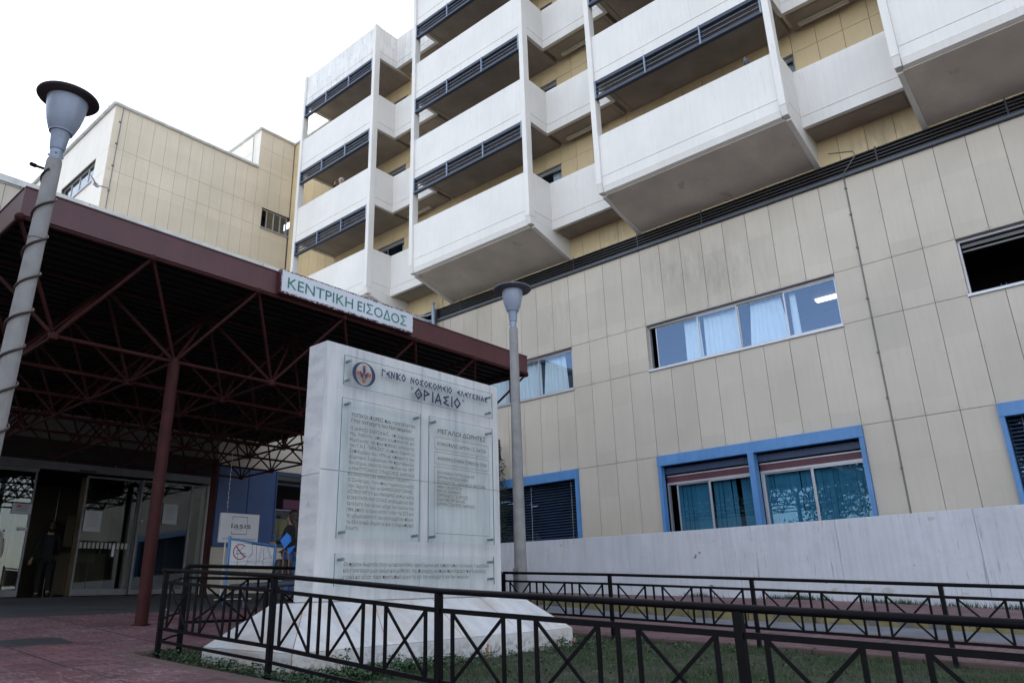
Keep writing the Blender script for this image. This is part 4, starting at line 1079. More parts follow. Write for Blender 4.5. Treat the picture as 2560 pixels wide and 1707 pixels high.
def header(o):
    b = MB(); strokes(b, 'ΓΕΝΙΚΟ', 4.562, 4.872, YT, 2.096, .068, .0130); strokes(b, 'ΝΟΣΟΚΟΜΕΙΟ', 4.945, 5.545, YT, 2.096, .062, .0120); strokes(b, 'ΕΛΕΥΣΙΝΑΣ', 5.632, 6.122, YT, 2.096, .056, .0115)
    strokes(b, '"', 4.945, 4.975, YT, 1.965, .098, .009, 0); strokes(b, 'ΘΡΙΑΣΙΟ', 5.010, 5.675, YT, 1.950, .104, .020, .30); strokes(b, '"', 5.705, 5.735, YT, 1.965, .098, .009, 0)
    b.build('lettering', 'navytext', o)
    # emblem: ring letter, cross and plant
    cx, cz = 4.336, 2.066; b = MB(); n = 48
    vs = []
    for i in range(n):
        t = 2 * math.pi * i / n
        vs += [(cx + .141 * math.cos(t), YT, cz + .121 * math.sin(t)), (cx + .098 * math.cos(t), YT, cz + .112 * math.sin(t))]
    b.add(vs, [(2 * i, 2 * i + 1, (2 * i + 3) % (2 * n), (2 * i + 2) % (2 * n)) for i in range(n)])
    for (lx, lz, a, s_) in ((0, .035, 90, 1.15), (-.030, .0, 130, .95), (.030, .0, 50, .95), (-.026, -.028, 150, .7), (.026, -.028, 30, .7)):
        u = Vector((math.cos(R(a)), math.sin(R(a)))); v = Vector((-u.y, u.x)); L_ = .034 * s_; w2 = .013 * s_
        P_ = [(-1, 0), (-.4, 1), (.2, .85), (1.2, 0), (.2, -.85), (-.4, -1)]
        b.add([(cx + lx + u.x * p_ * L_ + v.x * q_ * w2, YT - .002, cz + lz + u.y * p_ * L_ + v.y * q_ * w2) for p_, q_ in P_], [(0, 1, 2, 3, 4, 5)])
    b.build('emblem', 'navytext', o)
    b = MB(); w2 = .019; a_ = .088
    b.add([(cx + x_, YT - .0005, cz + z_) for x_, z_ in ((-w2, .03), (w2, .03), (w2, a_), (-w2, a_))], [(0, 1, 2, 3)])
    b.add([(cx + x_, YT - .0005, cz + z_) for x_, z_ in ((-w2, -a_), (w2, -a_), (w2, -.045), (-w2, -.045))], [(0, 1, 2, 3)])
    b.add([(cx + x_, YT - .0005, cz + z_) for x_, z_ in ((-a_, -.018), (-.035, -.018), (-.035, .02), (-a_, .02))], [(0, 1, 2, 3)])
    b.add([(cx + x_, YT - .0005, cz + z_) for x_, z_ in ((.035, -.018), (a_, -.018), (a_, .02), (.035, .02))], [(0, 1, 2, 3)])
    b.add([(cx + x_, YT - .0008, cz + z_) for x_, z_ in ((-.016, -.02), (.016, -.02), (.01, .02), (-.01, .02))], [(0, 1, 2, 3)])
    b.build('emblem_cross', 'orange', o)
def lines(o, rows, mt='bronze', name='lettering'):
    b = MB()
    for (body, x0, x1, z, h, bd) in rows:
        v, f = text_mb(body, x1 - x0, h, x0, YT, z, bold=bd); b.add(v, f)
    b.build(name, mt, o)
def leftp(o):
    ls = [('ΤΟΠΙΚΟΙ ΦΟΡΕΙΣ που συνετέλεσαν', 4.208, 5.014, 1.628, .038, .010), ('στην ανέγερση του Νοσοκομείου', 4.206, 4.962, 1.575, .038, .010)]
    body = ['Ο ΔΗΜΟΣ ΕΛΕΥΣΙΝΑΣ - επί Δημαρχίας', 'Μιχ. Λεβέντη - υπήρξε ο εμπνευστής και', 'θεμελιωτής της προσπάθειας ανέγερσης', 'του Γ.Ν.Ε. "ΘΡΙΑΣΙΟ", η οποία ξεκινά το', 'Σεπτέμβριο του 1976 με απόφαση του', 'Δημοτικού Συμβουλίου. Με πρωτοβουλία', 'του Δήμου, ιδρύεται τον Απρίλιο του 1977', 'ο ΑΝΑΠΤΥΞΙΑΚΟΣ ΣΥΝΔΕΣΜΟΣ ΔΗΜΩΝ &', 'ΚΟΙΝΟΤΗΤΩΝ ΘΡΙΑΣΙΟΥ ΠΕΔΙΟΥ.', 'Ο Σύνδεσμος, στον οποίο συμμετείχαν κατά', 'την ίδρυσή του οι ΔΗΜΟΙ ΕΛΕΥΣΙΝΑΣ,', 'ΑΣΠΡΟΠΥΡΓΟΥ και ΜΑΝΔΡΑΣ καθώς και η', 'ΚΟΙΝΟΤΗΤΑ ΜΑΓΟΥΛΑΣ αναλαμβάνει την', 'εκτέλεση του έργου μέχρι τον Ιούλιο του', '1984, οπότε το έργο εντάσσεται στο ΕΣΥ και', 'τη χρηματοδότησή του αναλαμβάνει πλέον', 'το Ελληνικό Δημόσιο και η Ευρωπαϊκή', 'Ενωση']
    zs_ = [1.500, 1.450, 1.395, 1.342, 1.288, 1.236, 1.182, 1.128, 1.073, 1.020, .967, .914, .860, .807, .753, .699, .644, .590]
    for i, (t_, z) in enumerate(zip(body, zs_)):
        x1 = 5.010 if i not in (8, 17) else (4.955 if i == 8 else 4.33)
        ls.append((t_, 4.200, x1, z, .035, 0))
    lines(o, ls)
def rightp(o):
    ls = [('ΜΕΓΑΛΟΙ ΔΩΡΗΤΕΣ', 5.336, 6.085, 1.630, .050, .014), ('ΚΟΙΝΩΦΕΛΕΣ ΙΔΡΥΜΑ Ι. Σ. ΛΑΤΣΗ', 5.334, 6.085, 1.501, .036, .008), ('ΑΝΩΝΥΜΟΣ ΕΤΑΙΡΕΙΑ ΤΣΙΜΕΝΤΩΝ ΤΙΤΑΝ', 5.334, 6.092, 1.347, .036, .008)]
    for t_, x1, z in (('ΕΛΛΗΝΙΚΑ ΠΕΤΡΕΛΑΙΑ ΑΕ', 5.89, 1.199), ('ΙΔΡΥΜΑ ΜΠΟΔΟΣΑΚΗ', 5.79, 1.152), ('ΚΟΥΝΟΥΠΗ - ΒΑΡΖΑΚΟΥ ΒΙΚΤΟΡΙΑ', 6.07, 1.104), ('ΝΙΚΑ ΠΑΝΑΓΙΩΤΑ', 5.70, 1.057), ('ΡΗΓΟΣ ΙΩΑΝΝΗΣ', 5.685, 1.012), ('ΣΕΡΠΑΝΟΣ ΓΕΩΡΓΙΟΣ', 5.79, .968), ('ΧΑΛΥΒΟΥΡΓΙΚΗ ΑΕ', 5.74, .924), ('ΙΔΡΥΜΑ ΣΤΑΥΡΟΣ ΝΙΑΡΧΟΣ', 5.894, .880)):
        ls.append((t_, 5.333, x1, z, .034, 0))
    lines(o, ls)
    b = MB()
    for (z0, z1) in ((1.457, 1.583), (1.302, 1.428), (.602, 1.273)):
        w2 = .0018; xa, xb2 = 5.291, 6.128
        for (a, c, d, e) in ((xa, xb2, z0 - w2, z0 + w2), (xa, xb2, z1 - w2, z1 + w2), (xa - w2, xa + w2, z0, z1), (xb2 - w2, xb2 + w2, z0, z1)):
            b.add([(a, YT, d), (c, YT, d), (c, YT, e), (a, YT, e)], [(0, 1, 2, 3)])
    b.build('ruled_boxes', 'maroon_dark', o)
def bottomp(o):
    lines(o, [('Οι πρώτοι δωρητές ήταν οι εκατοντάδες εργαζόμενοι και εκπρόσωποι συλλόγων, σωματείων,', 4.194, 6.108, .277, .037, 0), ('και συνεταιρισμών ακόμη και μαθητές της περιοχής, οι οποίοι προσέφεραν ποσά μεγάλης', 4.192, 6.055, .223, .037, 0), ('συνολικά αξίας ή/και προσωπική εργασία για την ανέγερση του Νοσοκομείου', 4.190, 5.790, .168, .037, 0)])
plaque(4.102, 6.213, 1.920, 2.216, 'top plaque with a round emblem and angular navy letters', [(4.165, 2.166), (4.165, 1.978), (6.155, 2.158), (6.155, 1.975)], header)
plaque(4.100, 5.094, .510, 1.797, 'tall left plaque filled with long bronze text', [(4.172, 1.745), (5.047, 1.745), (4.172, .565), (5.047, .565)], leftp)
plaque(5.215, 6.205, .510, 1.795, 'tall right plaque with a boxed list of names', [(5.285, 1.738), (6.155, 1.738), (5.285, .566), (6.155, .566)], rightp)
plaque(4.100, 6.192, .105, .385, 'low wide bottom plaque with three lines of text', [(4.175, .332), (6.148, .332), (4.175, .158), (6.148, .160)], bottomp)

# ------------------------------------------------------------------ fences
def fence(name, label, pts, zoff=None, posts=None, rail_r=.0172, lowrail=False, endcurl=False):
    """pts: list of (x, y, z_of_handrail); panels hang between consecutive posts"""
    o = thing(name, label, 'fence', (pts[0][0], pts[0][1], H(pts[0][0], pts[0][1])), 'black metal garden fences')
    b = MB(); b.path([Vector(p) for p in pts], rail_r, 12); b.build('handrail', 'black', o, smooth=True)
    for p in pts:
        q = MB(); x, y, z = p; g_ = H(x, y) - .06
        q.box(x - .0185, x + .0185, y - .0185, y + .0185, g_, z - .012); q.build('post', 'black', o)
    for p, q in zip(pts, pts[1:]):
        p = Vector(p); q = Vector(q); d = q - p; L = math.hypot(d.x, d.y)
        if L < .25: continue
        b = MB()
        def at(s_, dz): return p + d * (s_ / L) + Vector((0, 0, dz))
        b.bar(at(.02, -.105), at(L - .02, -.105), .016, .026); b.bar(at(.02, -.483), at(L - .02, -.483), .016, .026)
        if lowrail: b.bar(at(.02, -.585), at(L - .02, -.585), .014, .022)
        n = max(1, round(L / .585)); u = L / n
        for i in range(n):
            s0 = u * i + .112; s1 = u * (i + 1) - .112
            if s1 - s0 < .12: continue
            for s_ in (s0, s1): b.bar(at(s_, -.105), at(s_, -.483), .014, .020)
            b.bar(at(s0, -.115), at(s1, -.473), .010, .016); b.bar(at(s0, -.473) + Vector((.0, .0, 0)), at(s1, -.115), .010, .016)
            if i < n - 1: b.bar(at(u * (i + 1), -.105), at(u * (i + 1), -.483), .014, .020)
        b.build('panel', 'black', o)
    return o
front = [(3.215, 6.765, .289), (3.19, 5.01, .178), (3.152, 3.245, .029), (3.13, 1.42, -.083), (3.10, -.36, -.19), (3.08, -2.1, -.30)]
fence('garden_fence', 'nearest black fence running across the whole foreground', front, lowrail=True)
back = [(3.42, 6.80, .328), (4.88, 6.80, .310), (6.33, 6.80, .292), (7.77, 6.80, .275)]
fence('garden_fence', 'black fence with crossed bars behind the marble monument', back)
road_f = [(7.80, 6.79, .275), (7.80, 5.105, .188), (7.80, 3.343, .082), (7.80, 1.585, -.028), (7.80, -.17, -.135), (7.8, -1.9, -.24)]
fence('garden_fence', 'black fence along the road behind the lawn', road_f, lowrail=True)
b = MB()
for dz in (-.105, -.40, -.585): b.path([(3.235, 6.77, .289 + dz), (3.29, 6.80, .30 + dz), (3.35, 6.81, .32 + dz), (3.41, 6.80, .328 + dz)], .010, 6)
b.path([(3.215, 6.83, .289), (3.215, 6.765, .289)], .021, 10)
o = b.build('fence_link', 'black', None); tag(o, 'curved bars joining the near and rear fences at the left corner', 'fence')

# ------------------------------------------------------------------ low white wall
lw = MB(); segs = [(-20, -1.6), (-3, -.78), (2.06, -.58), (5.6, -.36), (10.9, -.13), (14.9, .02)]
tops = [(-20, 1.17), (-3, 1.25), (1.676, 1.264), (5.36, 1.272), (10.8, 1.312), (14.9, 1.385)]
def interp(t, y):
    for (a, za), (b2, zb2) in zip(t, t[1:]):
        if a <= y <= b2: return za + (zb2 - za) * (y - a) / (b2 - a)
    return t[-1][1]
ysw = [-20, -12, -6, -3, 0, 2.5, 5, 7.5, 10, 12.5, 14.9]
for a, c in zip(ysw, ysw[1:]):
    lw.hexa([(16.2, a, interp(segs, a)), (16.38, a, interp(segs, a)), (16.38, c - .004, interp(segs, c)), (16.2, c - .004, interp(segs, c))], [(16.2, a, interp(tops, a)), (16.38, a, interp(tops, a)), (16.38, c - .004, interp(tops, c)), (16.2, c - .004, interp(tops, c))])
wt = thing('low_wall', 'long white rendered ramp wall in front of the ground floor windows', 'wall', (16.3, 5, -.4))
lw.build('wall_body', 'lowwall', wt, bevel=.01)
b = MB(); rnd = random.Random(8)
for (y, z, r) in ((12.05, 1.18, .05), (11.3, 1.17, .028), (8.05, 1.16, .03), (7.6, 1.14, .035), (7.72, 1.02, .05), (7.55, .85, .022), (6.4, 1.2, .02), (13.6, 1.1, .05), (12.9, 1.12, .03), (5.3, .9, .02), (3.2, 1.15, .05), (10.3, .2, .03), (8.6, .05, .05), (5.2, -.1, .07), (4.6, -.12, .06), (4.2, -.16, .09), (3.4, -.2, .05), (2.9, -.22, .04), (9.8, 1.19, .02), (8.3, 1.17, .015), (14.2, 1.0, .03), (6.9, .0, .03), (7.6, .02, .02)):
    n_ = 9; sx = rnd.uniform(1.0, 2.0)
    b.add([(16.196, y + r * sx * math.cos(6.283 * i / n_) * rnd.uniform(.5, 1.1), z + r * math.sin(6.283 * i / n_) * rnd.uniform(.4, 1.0)) for i in range(n_)], [tuple(range(n_))])
b.build('chipped_patches', 'concrete', wt)
wg = MB(); rnd = random.Random(9)
for i in range(900):
    c0 = rnd.choice((2.2, 3.0, 3.9, 4.4, 5.6, 5.9, 6.3, 8.2)); y = rnd.gauss(c0, .22); x = 16.17 - abs(rnd.gauss(0, .05)); z = side_h(16.2, y); a = rnd.uniform(0, 6.28)
    wg.add([(x, y - .006, z), (x, y + .006, z), (x + rnd.uniform(-.05, .02), y + rnd.uniform(-.05, .05), z + rnd.uniform(.03, .13))], [(0, 1, 2)])
tag(wg.build('verge_grass', 'clover'), 'tufts of weeds growing along the foot of the white wall', 'weeds', kind='stuff')

# ------------------------------------------------------------------ lamps
def lamp(x, y, ztop, label, tilt, dark_cap=True, cable=False, base_r=.088, top_r=.057, box=False, cr=1.0):
    z0 = H(x, y); o = thing('street_lamp', label, 'street lamp', (x, y, z0), 'concrete post lamps')
    neck = ztop - .62
    b = MB(); n = 20
    prof = [(base_r, z0 - .1), (base_r, z0), (top_r + .004, neck - .03), (top_r - .004, neck)]
    b.lathe(prof, 10 if cable else 14, (x, y, 0)); po = b.build('post', 'post', o, smooth=True)
    if box: b = MB(); b.box(x - .105, x - .06, y - .02, y + .05, z0 + .25, z0 + .75); b.build('cable_cover', 'steel', po)
    b = MB(); b.lathe([(.048, neck), (.050, neck + .085), (.056, neck + .09), (.060, neck + .11), (.072, neck + .24), (.085, neck + .27), (.0, neck + .275)], 24, (x, y, 0))
    for a in (0.3, 2.4, 4.4): b.tube((x + math.cos(a) * .045, y + math.sin(a) * .045, neck + .045), (x + math.cos(a) * .066, y + math.sin(a) * .066, neck + .045), .009, 8)
    b.build('collar', 'zinc', o, smooth=True)
    b = MB(); b.lathe([(.086, neck + .262), (.102, neck + .29), (.128, neck + .37), (.147, neck + .46), (.157, neck + .55), (.160, neck + .585), (.150, neck + .587)], 32, (x, y, 0))
    b.lathe([(.088, neck + .258), (.092, neck + .262), (.092, neck + .27), (.086, neck + .272)], 32, (x, y, 0)); b.build('shade', 'shade', o, smooth=True)
    b = MB(); b.lathe([(.0, neck + .592), (.160, neck + .59), (.235 * cr, neck + .60), (.244 * cr, neck + .612), (.240 * cr, neck + .622), (.15, neck + .655), (.0, neck + .67)], 40, (x, y, 0)); b.build('cap', 'lampcap' if dark_cap else 'lampcap_grey', o, smooth=True)
    if cable:
        pts = []; N = 400
        for i in range(N):
            t = i / N; z = z0 + .1 + (neck - z0 - .22) * t; rr = base_r + (top_r - base_r) * t + .011 + .004 * math.sin(t * 50); a = 2 * math.pi * (z / .325) + .5 * math.sin(z * 3)
            pts.append((x + math.cos(a) * rr, y + math.sin(a) * rr, z))
        b = MB(); b.path(pts, .010, 6); b.build('wrapped_cable', 'cable', o, smooth='all')
        b = MB(); b.path([(x - .05, y + .02, neck - .11), (x - .12, y + .10, neck - .07)], .012, 6); b.tube((x - .105, y + .085, neck - .078), (x - .135, y + .115, neck - .06), .019, 8); b.build('cable_end', 'black', o)
        for z in (2.85,): b = MB(); b.lathe([(.069, z), (.0705, z + .004), (.069, z + .008)], 20, (x, y, 0)); b.build('strap_band', 'wire', o)
    if tilt: o.rotation_euler = tilt
    return o
lamp(1.598, 6.455, 4.235, 'leaning concrete lamp post wrapped in brown cable at the left', (R(0.65), R(0.86), 0), True, True)
lamp(7.96, 6.62, 4.40, 'plain grey concrete lamp post standing right of the monument', None, False, False, .088, .060, True, 1.2)

# ------------------------------------------------------------------ conifer behind the wall
def conifer(x, y, z0, h, r, label):
    rnd = random.Random(21); t = thing('conifer_tree', label, 'tree', (x, y, z0)); tr = MB(); tr.tube((x, y, z0), (x, y, z0 + h * .95), .05, 8, .012); tr.build('trunk', 'bark', t)
    lf = MB(); 
    for i in range(5200):
        q = rnd.random(); zz = z0 + .2 + (h - .2) * q; rr = r * (1 - q ** 2.2) * (.75 + .35 * math.sin(zz * 9 + math.sin(zz * 23))) + .03
        a = rnd.uniform(0, 6.283); d = rr * math.sqrt(rnd.random()); 
        if math.sin(a * 3 + zz * 6) > .75: continue
        cx, cy = x + math.cos(a) * d * .7, y + math.sin(a) * d * 1.3
        s_ = rnd.uniform(.02, .05); u = Vector((rnd.gauss(0, 1), rnd.gauss(0, 1), rnd.gauss(0, 1))).normalized(); v = u.orthogonal().normalized(); c = Vector((cx, cy, zz))
        lf.add([c - u * s_, c + v * s_ * .4, c + u * s_, c - v * s_ * .4], [(0, 1, 2, 3)])
    lf.build('crown', 'leafdark', t)
conifer(16.62, 14.55, .1, 4.35, .40, 'dark slim conifer between the monument and the lamp post')

# ------------------------------------------------------------------ unseen trees added round the camera for shade (they also show in the glass)
def broadleaf(x, y, h, r, label, seed):
    rnd = random.Random(seed); z0 = H(x, y) - .1; t = thing('added_shade_tree', label, 'tree', (x, y, z0), 'unseen trees added for shade')
    tr = MB(); top = Vector((x + rnd.uniform(-.5, .5), y + rnd.uniform(-.5, .5), z0 + h * .6))
    tr.path([(x, y, z0), (x + .1, y, z0 + h * .25), top], .16, 10)
    cl = []
    for k in range(14):
        a = rnd.uniform(0, 6.28); q = rnd.random(); c = Vector((x + math.cos(a) * r * .65 * rnd.random() ** .5, y + math.sin(a) * r * .65 * rnd.random() ** .5, z0 + h * (.25 + .62 * q))); cl.append((c, r * rnd.uniform(.3, .5)))
        tr.path([top - Vector((0, 0, h * .2 * rnd.random())), (top + c) / 2 + Vector((0, 0, -.2)), c], .045, 6)
    tr.build('trunk', 'bark', t); lf = MB()
    for c, cr in cl:
        for i in range(620):
            d = Vector((rnd.gauss(0, 1), rnd.gauss(0, 1), rnd.gauss(0, .8))).normalized() * cr * rnd.random() ** .4; s_ = rnd.uniform(.05, .12)
            u = Vector((rnd.gauss(0, 1), rnd.gauss(0, 1), rnd.gauss(0, 1))).normalized(); v = u.orthogonal().normalized(); p_ = c + d
            lf.add([p_ - u * s_, p_ + v * s_ * .5, p_ + u * s_, p_ - v * s_ * .5], [(0, 1, 2, 3)])
    lf.build('crown', 'leafdark', t)
for i, (x, y, h, r, lb) in enumerate(((-9, 3, 10, 3.8, 'unseen broad dark tree added for shade left of the camera'), (-8, -4, 11, 4.2, 'unseen tall broad tree added for shade behind the camera on the left'), (-7.5, 13.0, 8.5, 3.6, 'unseen bushy tree added for shade near the far left entrance wall'), (-3.5, -9, 10, 4.0, 'unseen broad dark tree added for shade straight behind the camera'), (3.5, -10, 10.5, 4.2, 'unseen wide tree added for shade behind the lawn'), (10, -12, 10, 4.0, 'unseen tree added for shade beside the road behind the camera'), (-6.5, 8.0, 8, 3.2, 'unseen bushy tree added for shade left of the canopy'))):
    broadleaf(x, y, h, r, lb, 30 + i)
# ------------------------------------------------------------------ boards under the canopy
z0 = gz(14.0)
s1 = thing('lounge_board', 'white framed lounge sign board standing in front of the blue panel', 'sign', (8.02, 14.0, z0))
b = MB(); b.box(7.603, 8.447, 13.99, 14.04, 1.122, 1.69); b.build('board', 'white_plain', s1)
b = MB(); b.tube((7.76, 14.02, z0), (7.76, 14.02, 1.13), .014, 8); b.tube((8.30, 14.02, z0), (8.30, 14.02, 1.13), .014, 8); b.box(7.7, 8.36, 13.9, 14.14, z0, z0 + .02); b.build('stand', 'white_plain', s1)
b = MB(); yy = 13.986; t_ = .004
def fr(b, x0, x1, z0_, z1_, t, y): 
    for (a, c, d, e) in ((x0, x1, z1_ - t, z1_), (x0, x1, z0_, z0_ + t), (x0, x0 + t, z0_, z1_), (x1 - t, x1, z0_, z1_)): b.add([(a, y, d), (c, y, d), (c, y, e), (a, y, e)], [(0, 1, 2, 3)])
for (a, c, d, e) in ((7.85, 8.185, 1.622, 1.632), (7.85, 8.175, 1.285, 1.295), (7.85, 7.858, 1.56, 1.63), (7.85, 7.858, 1.285, 1.35), (8.177, 8.185, 1.285, 1.63)): b.add([(a, yy, d), (c, yy, d), (c, yy, e), (a, yy, e)], [(0, 1, 2, 3)])
v, f = text_mb('iasıs', .43, .115, 7.835, yy - .001, 1.405); b.add(v, f)
v, f = text_mb('THE PROJECT', .18, .014, 7.91, yy, 1.372, bold=.01); b.add(v, f)
v, f = text_mb('LOUNGE / CAFE / AGORA / ATRIUM / FINE DINE', .74, .017, 7.655, yy, 1.19, bold=.02); b.add(v, f)
b.build('lettering', 'blackplain', s1)
b = MB()
for i in range(40):
    if i % 3: b.tube((7.725 + .006 * math.sin(i), 14.0, 1.75 + i * .0305), (7.725 + .006 * math.sin(i + 1), 14.0, 1.776 + i * .0305), .006, 5)
b.path([(7.73, 14.0, 1.69), (7.725, 14.0, 2.0), (7.73, 14.0, 2.962)], .002, 4)
b.build('hanging_cord', 'white_plain', s1)
s2 = thing('smoking_ban_board', 'cracked white board in a blue frame with a red crossed circle', 'sign', (7.28, 12.2, gz(12.2)))
b = MB(); zg = gz(12.2)
for (x, zt_) in ((6.83, 1.09), (7.735, .985)): b.tube((x, 12.2, zg), (x, 12.2, zt_), .024, 10)
b.tube((6.83, 12.2, 1.045), (7.735, 12.2, .945), .018, 10); b.build('frame', 'blue', s2, smooth=True)
b = MB(); b.hexa([(6.86, 12.195, .575), (7.70, 12.195, .575), (7.70, 12.21, .575), (6.86, 12.21, .575)], [(6.86, 12.195, 1.00), (7.70, 12.195, .915), (7.70, 12.21, .915), (6.86, 12.21, 1.00)]); b.build('board', 'white_plain', s2)
b = MB(); rnd = random.Random(4)
def crack(p, q, n=6, w=.0025):
    pts = [Vector((p[0] + (q[0] - p[0]) * i / n + (rnd.uniform(-.012, .012) if 0 < i < n else 0), 12.192, p[1] + (q[1] - p[1]) * i / n + (rnd.uniform(-.012, .012) if 0 < i < n else 0))) for i in range(n + 1)]
    b.path(pts, w, 4)
for p, q in (((7.0, .98), (7.0, .58)), ((7.27, .96), (7.27, .80)), ((7.27, .80), (7.2, .72)), ((7.35, .95), (7.36, .58)), ((7.45, .93), (7.42, .66)), ((7.5, .92), (7.5, .58)), ((7.57, .92), (7.66, .72)), ((7.2, .68), (7.5, .67)), ((7.2, .70), (7.18, .58)), ((6.87, .665), (7.69, .655)), ((7.02, .70), (7.3, .80)), ((7.5, .7), (7.68, .76))): crack(p, q)
v, f = text_mb('ΤΗΛ. 210 553 49 00', .30, .012, 6.89, 12.1905, .60, bold=.02); b.add(v, f)
v, f = text_mb('ΑΠΑΓΟΡΕΥΕΤΑΙ', .18, .020, 6.96, 12.189, .79, bold=.03); b.add(v, f)
b.path([(6.97, 12.1905, .845), (7.03, 12.1905, .85), (7.06, 12.1905, .88), (7.09, 12.1905, .885), (7.08, 12.1905, .91)], .005, 4)
b.build('print', 'blackplain', s2)
b = MB(); c = (7.04, .83); pts = [(c[0] + .125 * math.cos(t * .2), 12.19, c[1] + .125 * math.sin(t * .2)) for t in range(4, 30)]; b.path(pts, .0085, 6); b.path([(c[0] - .08, 12.1895, c[1] + .085), (c[0] + .085, 12.1895, c[1] - .08)], .008, 6); b.build('ban_ring', 'red', s2)
b = MB(); b.tube((6.25, 11.0, .22), (7.95, 11.05, .30), .048, 14); b.ball((6.25, 11.0, .22), .048, 8)
for x in (6.5, 7.7): b.tube((x, 11.02, gz(11)), (x, 11.02, .25), .02, 8)
tag(b.build('barrier_bar', 'louvre_edge', None, smooth=True), 'thick dark grey barrier bar lying low behind the rear fence', 'barrier')

# ------------------------------------------------------------------ people
def skinned(name, joints, edges, mt, parent, off, rot=0.0, sub=2, scale=1.0):
    """joints: dict name->(x,y,z,rx,ry)"""
    names = list(joints); idx = {n: i for i, n in enumerate(names)}
    me = bpy.data.meshes.new(name); me.from_pydata([tuple(c * scale for c in joints[n][:3]) for n in names], [(idx[a], idx[b]) for a, b in edges], [])
    ob = bpy.data.objects.new(name + '_tmp', me); COL.objects.link(ob)
    md = ob.modifiers.new('s', 'SKIN'); md.use_smooth_shade = True; md.branch_smoothing = .3
    sk = me.skin_vertices[0].data
    for n in names:
        j = joints[n]; sk[idx[n]].radius = (j[3] * scale, (j[4] if len(j) > 4 else j[3]) * scale)
    sk[0].use_root = True
    if sub: sd = ob.modifiers.new('d', 'SUBSURF'); sd.levels = sub; sd.render_levels = sub
    dg = bpy.context.evaluated_depsgraph_get(); dg.update()
    m2 = bpy.data.meshes.new_from_object(ob.evaluated_get(dg)); m2.name = name
    bpy.data.objects.remove(ob); bpy.data.meshes.remove(me)
    m2.transform(Matrix.Translation(off) @ Matrix.Rotation(rot, 4, 'Z'))
    m2.materials.clear(); m2.materials.append(M[mt]); m2.polygons.foreach_set('use_smooth', [True] * len(m2.polygons))
    return link(name, m2, parent)
def hand(J, E, s, w, d):
    """five fingers from wrist joint w; d = unit direction of the palm"""
    W_ = Vector(J[w][:3]); d = Vector(d).normalized(); side = d.cross(Vector((0, 1, 0)))
    if side.length < .1: side = d.cross(Vector((1, 0, 0)))
    side.normalize(); pm = W_ + d * .045; J[s + 'palm'] = (*pm, .027, .017); E.append((w, s + 'palm'))
    for k, (o_, l) in enumerate(((-.026, .065), (-.009, .078), (.009, .072), (.025, .058))):
        a = pm + side * o_ + d * .035; b1 = a + d * l * .5; c = b1 + d * l * .35 + Vector((0, .02, 0)) * 1
        for nm, v_, r_ in (('a', a, .010), ('b', b1, .009), ('c', c, .007)): J[s + 'f%d' % k + nm] = (*v_, r_, r_)
        E += [(s + 'palm', s + 'f%da' % k), (s + 'f%da' % k, s + 'f%db' % k), (s + 'f%db' % k, s + 'f%dc' % k)]
    t1 = pm + side * -.035 - d * .01; t2 = t1 + side * -.018 + d * .03
    J[s + 't1'] = (*t1, .011, .011); J[s + 't2'] = (*t2, .009, .009); E += [(s + 'palm', s + 't1'), (s + 't1', s + 't2')]
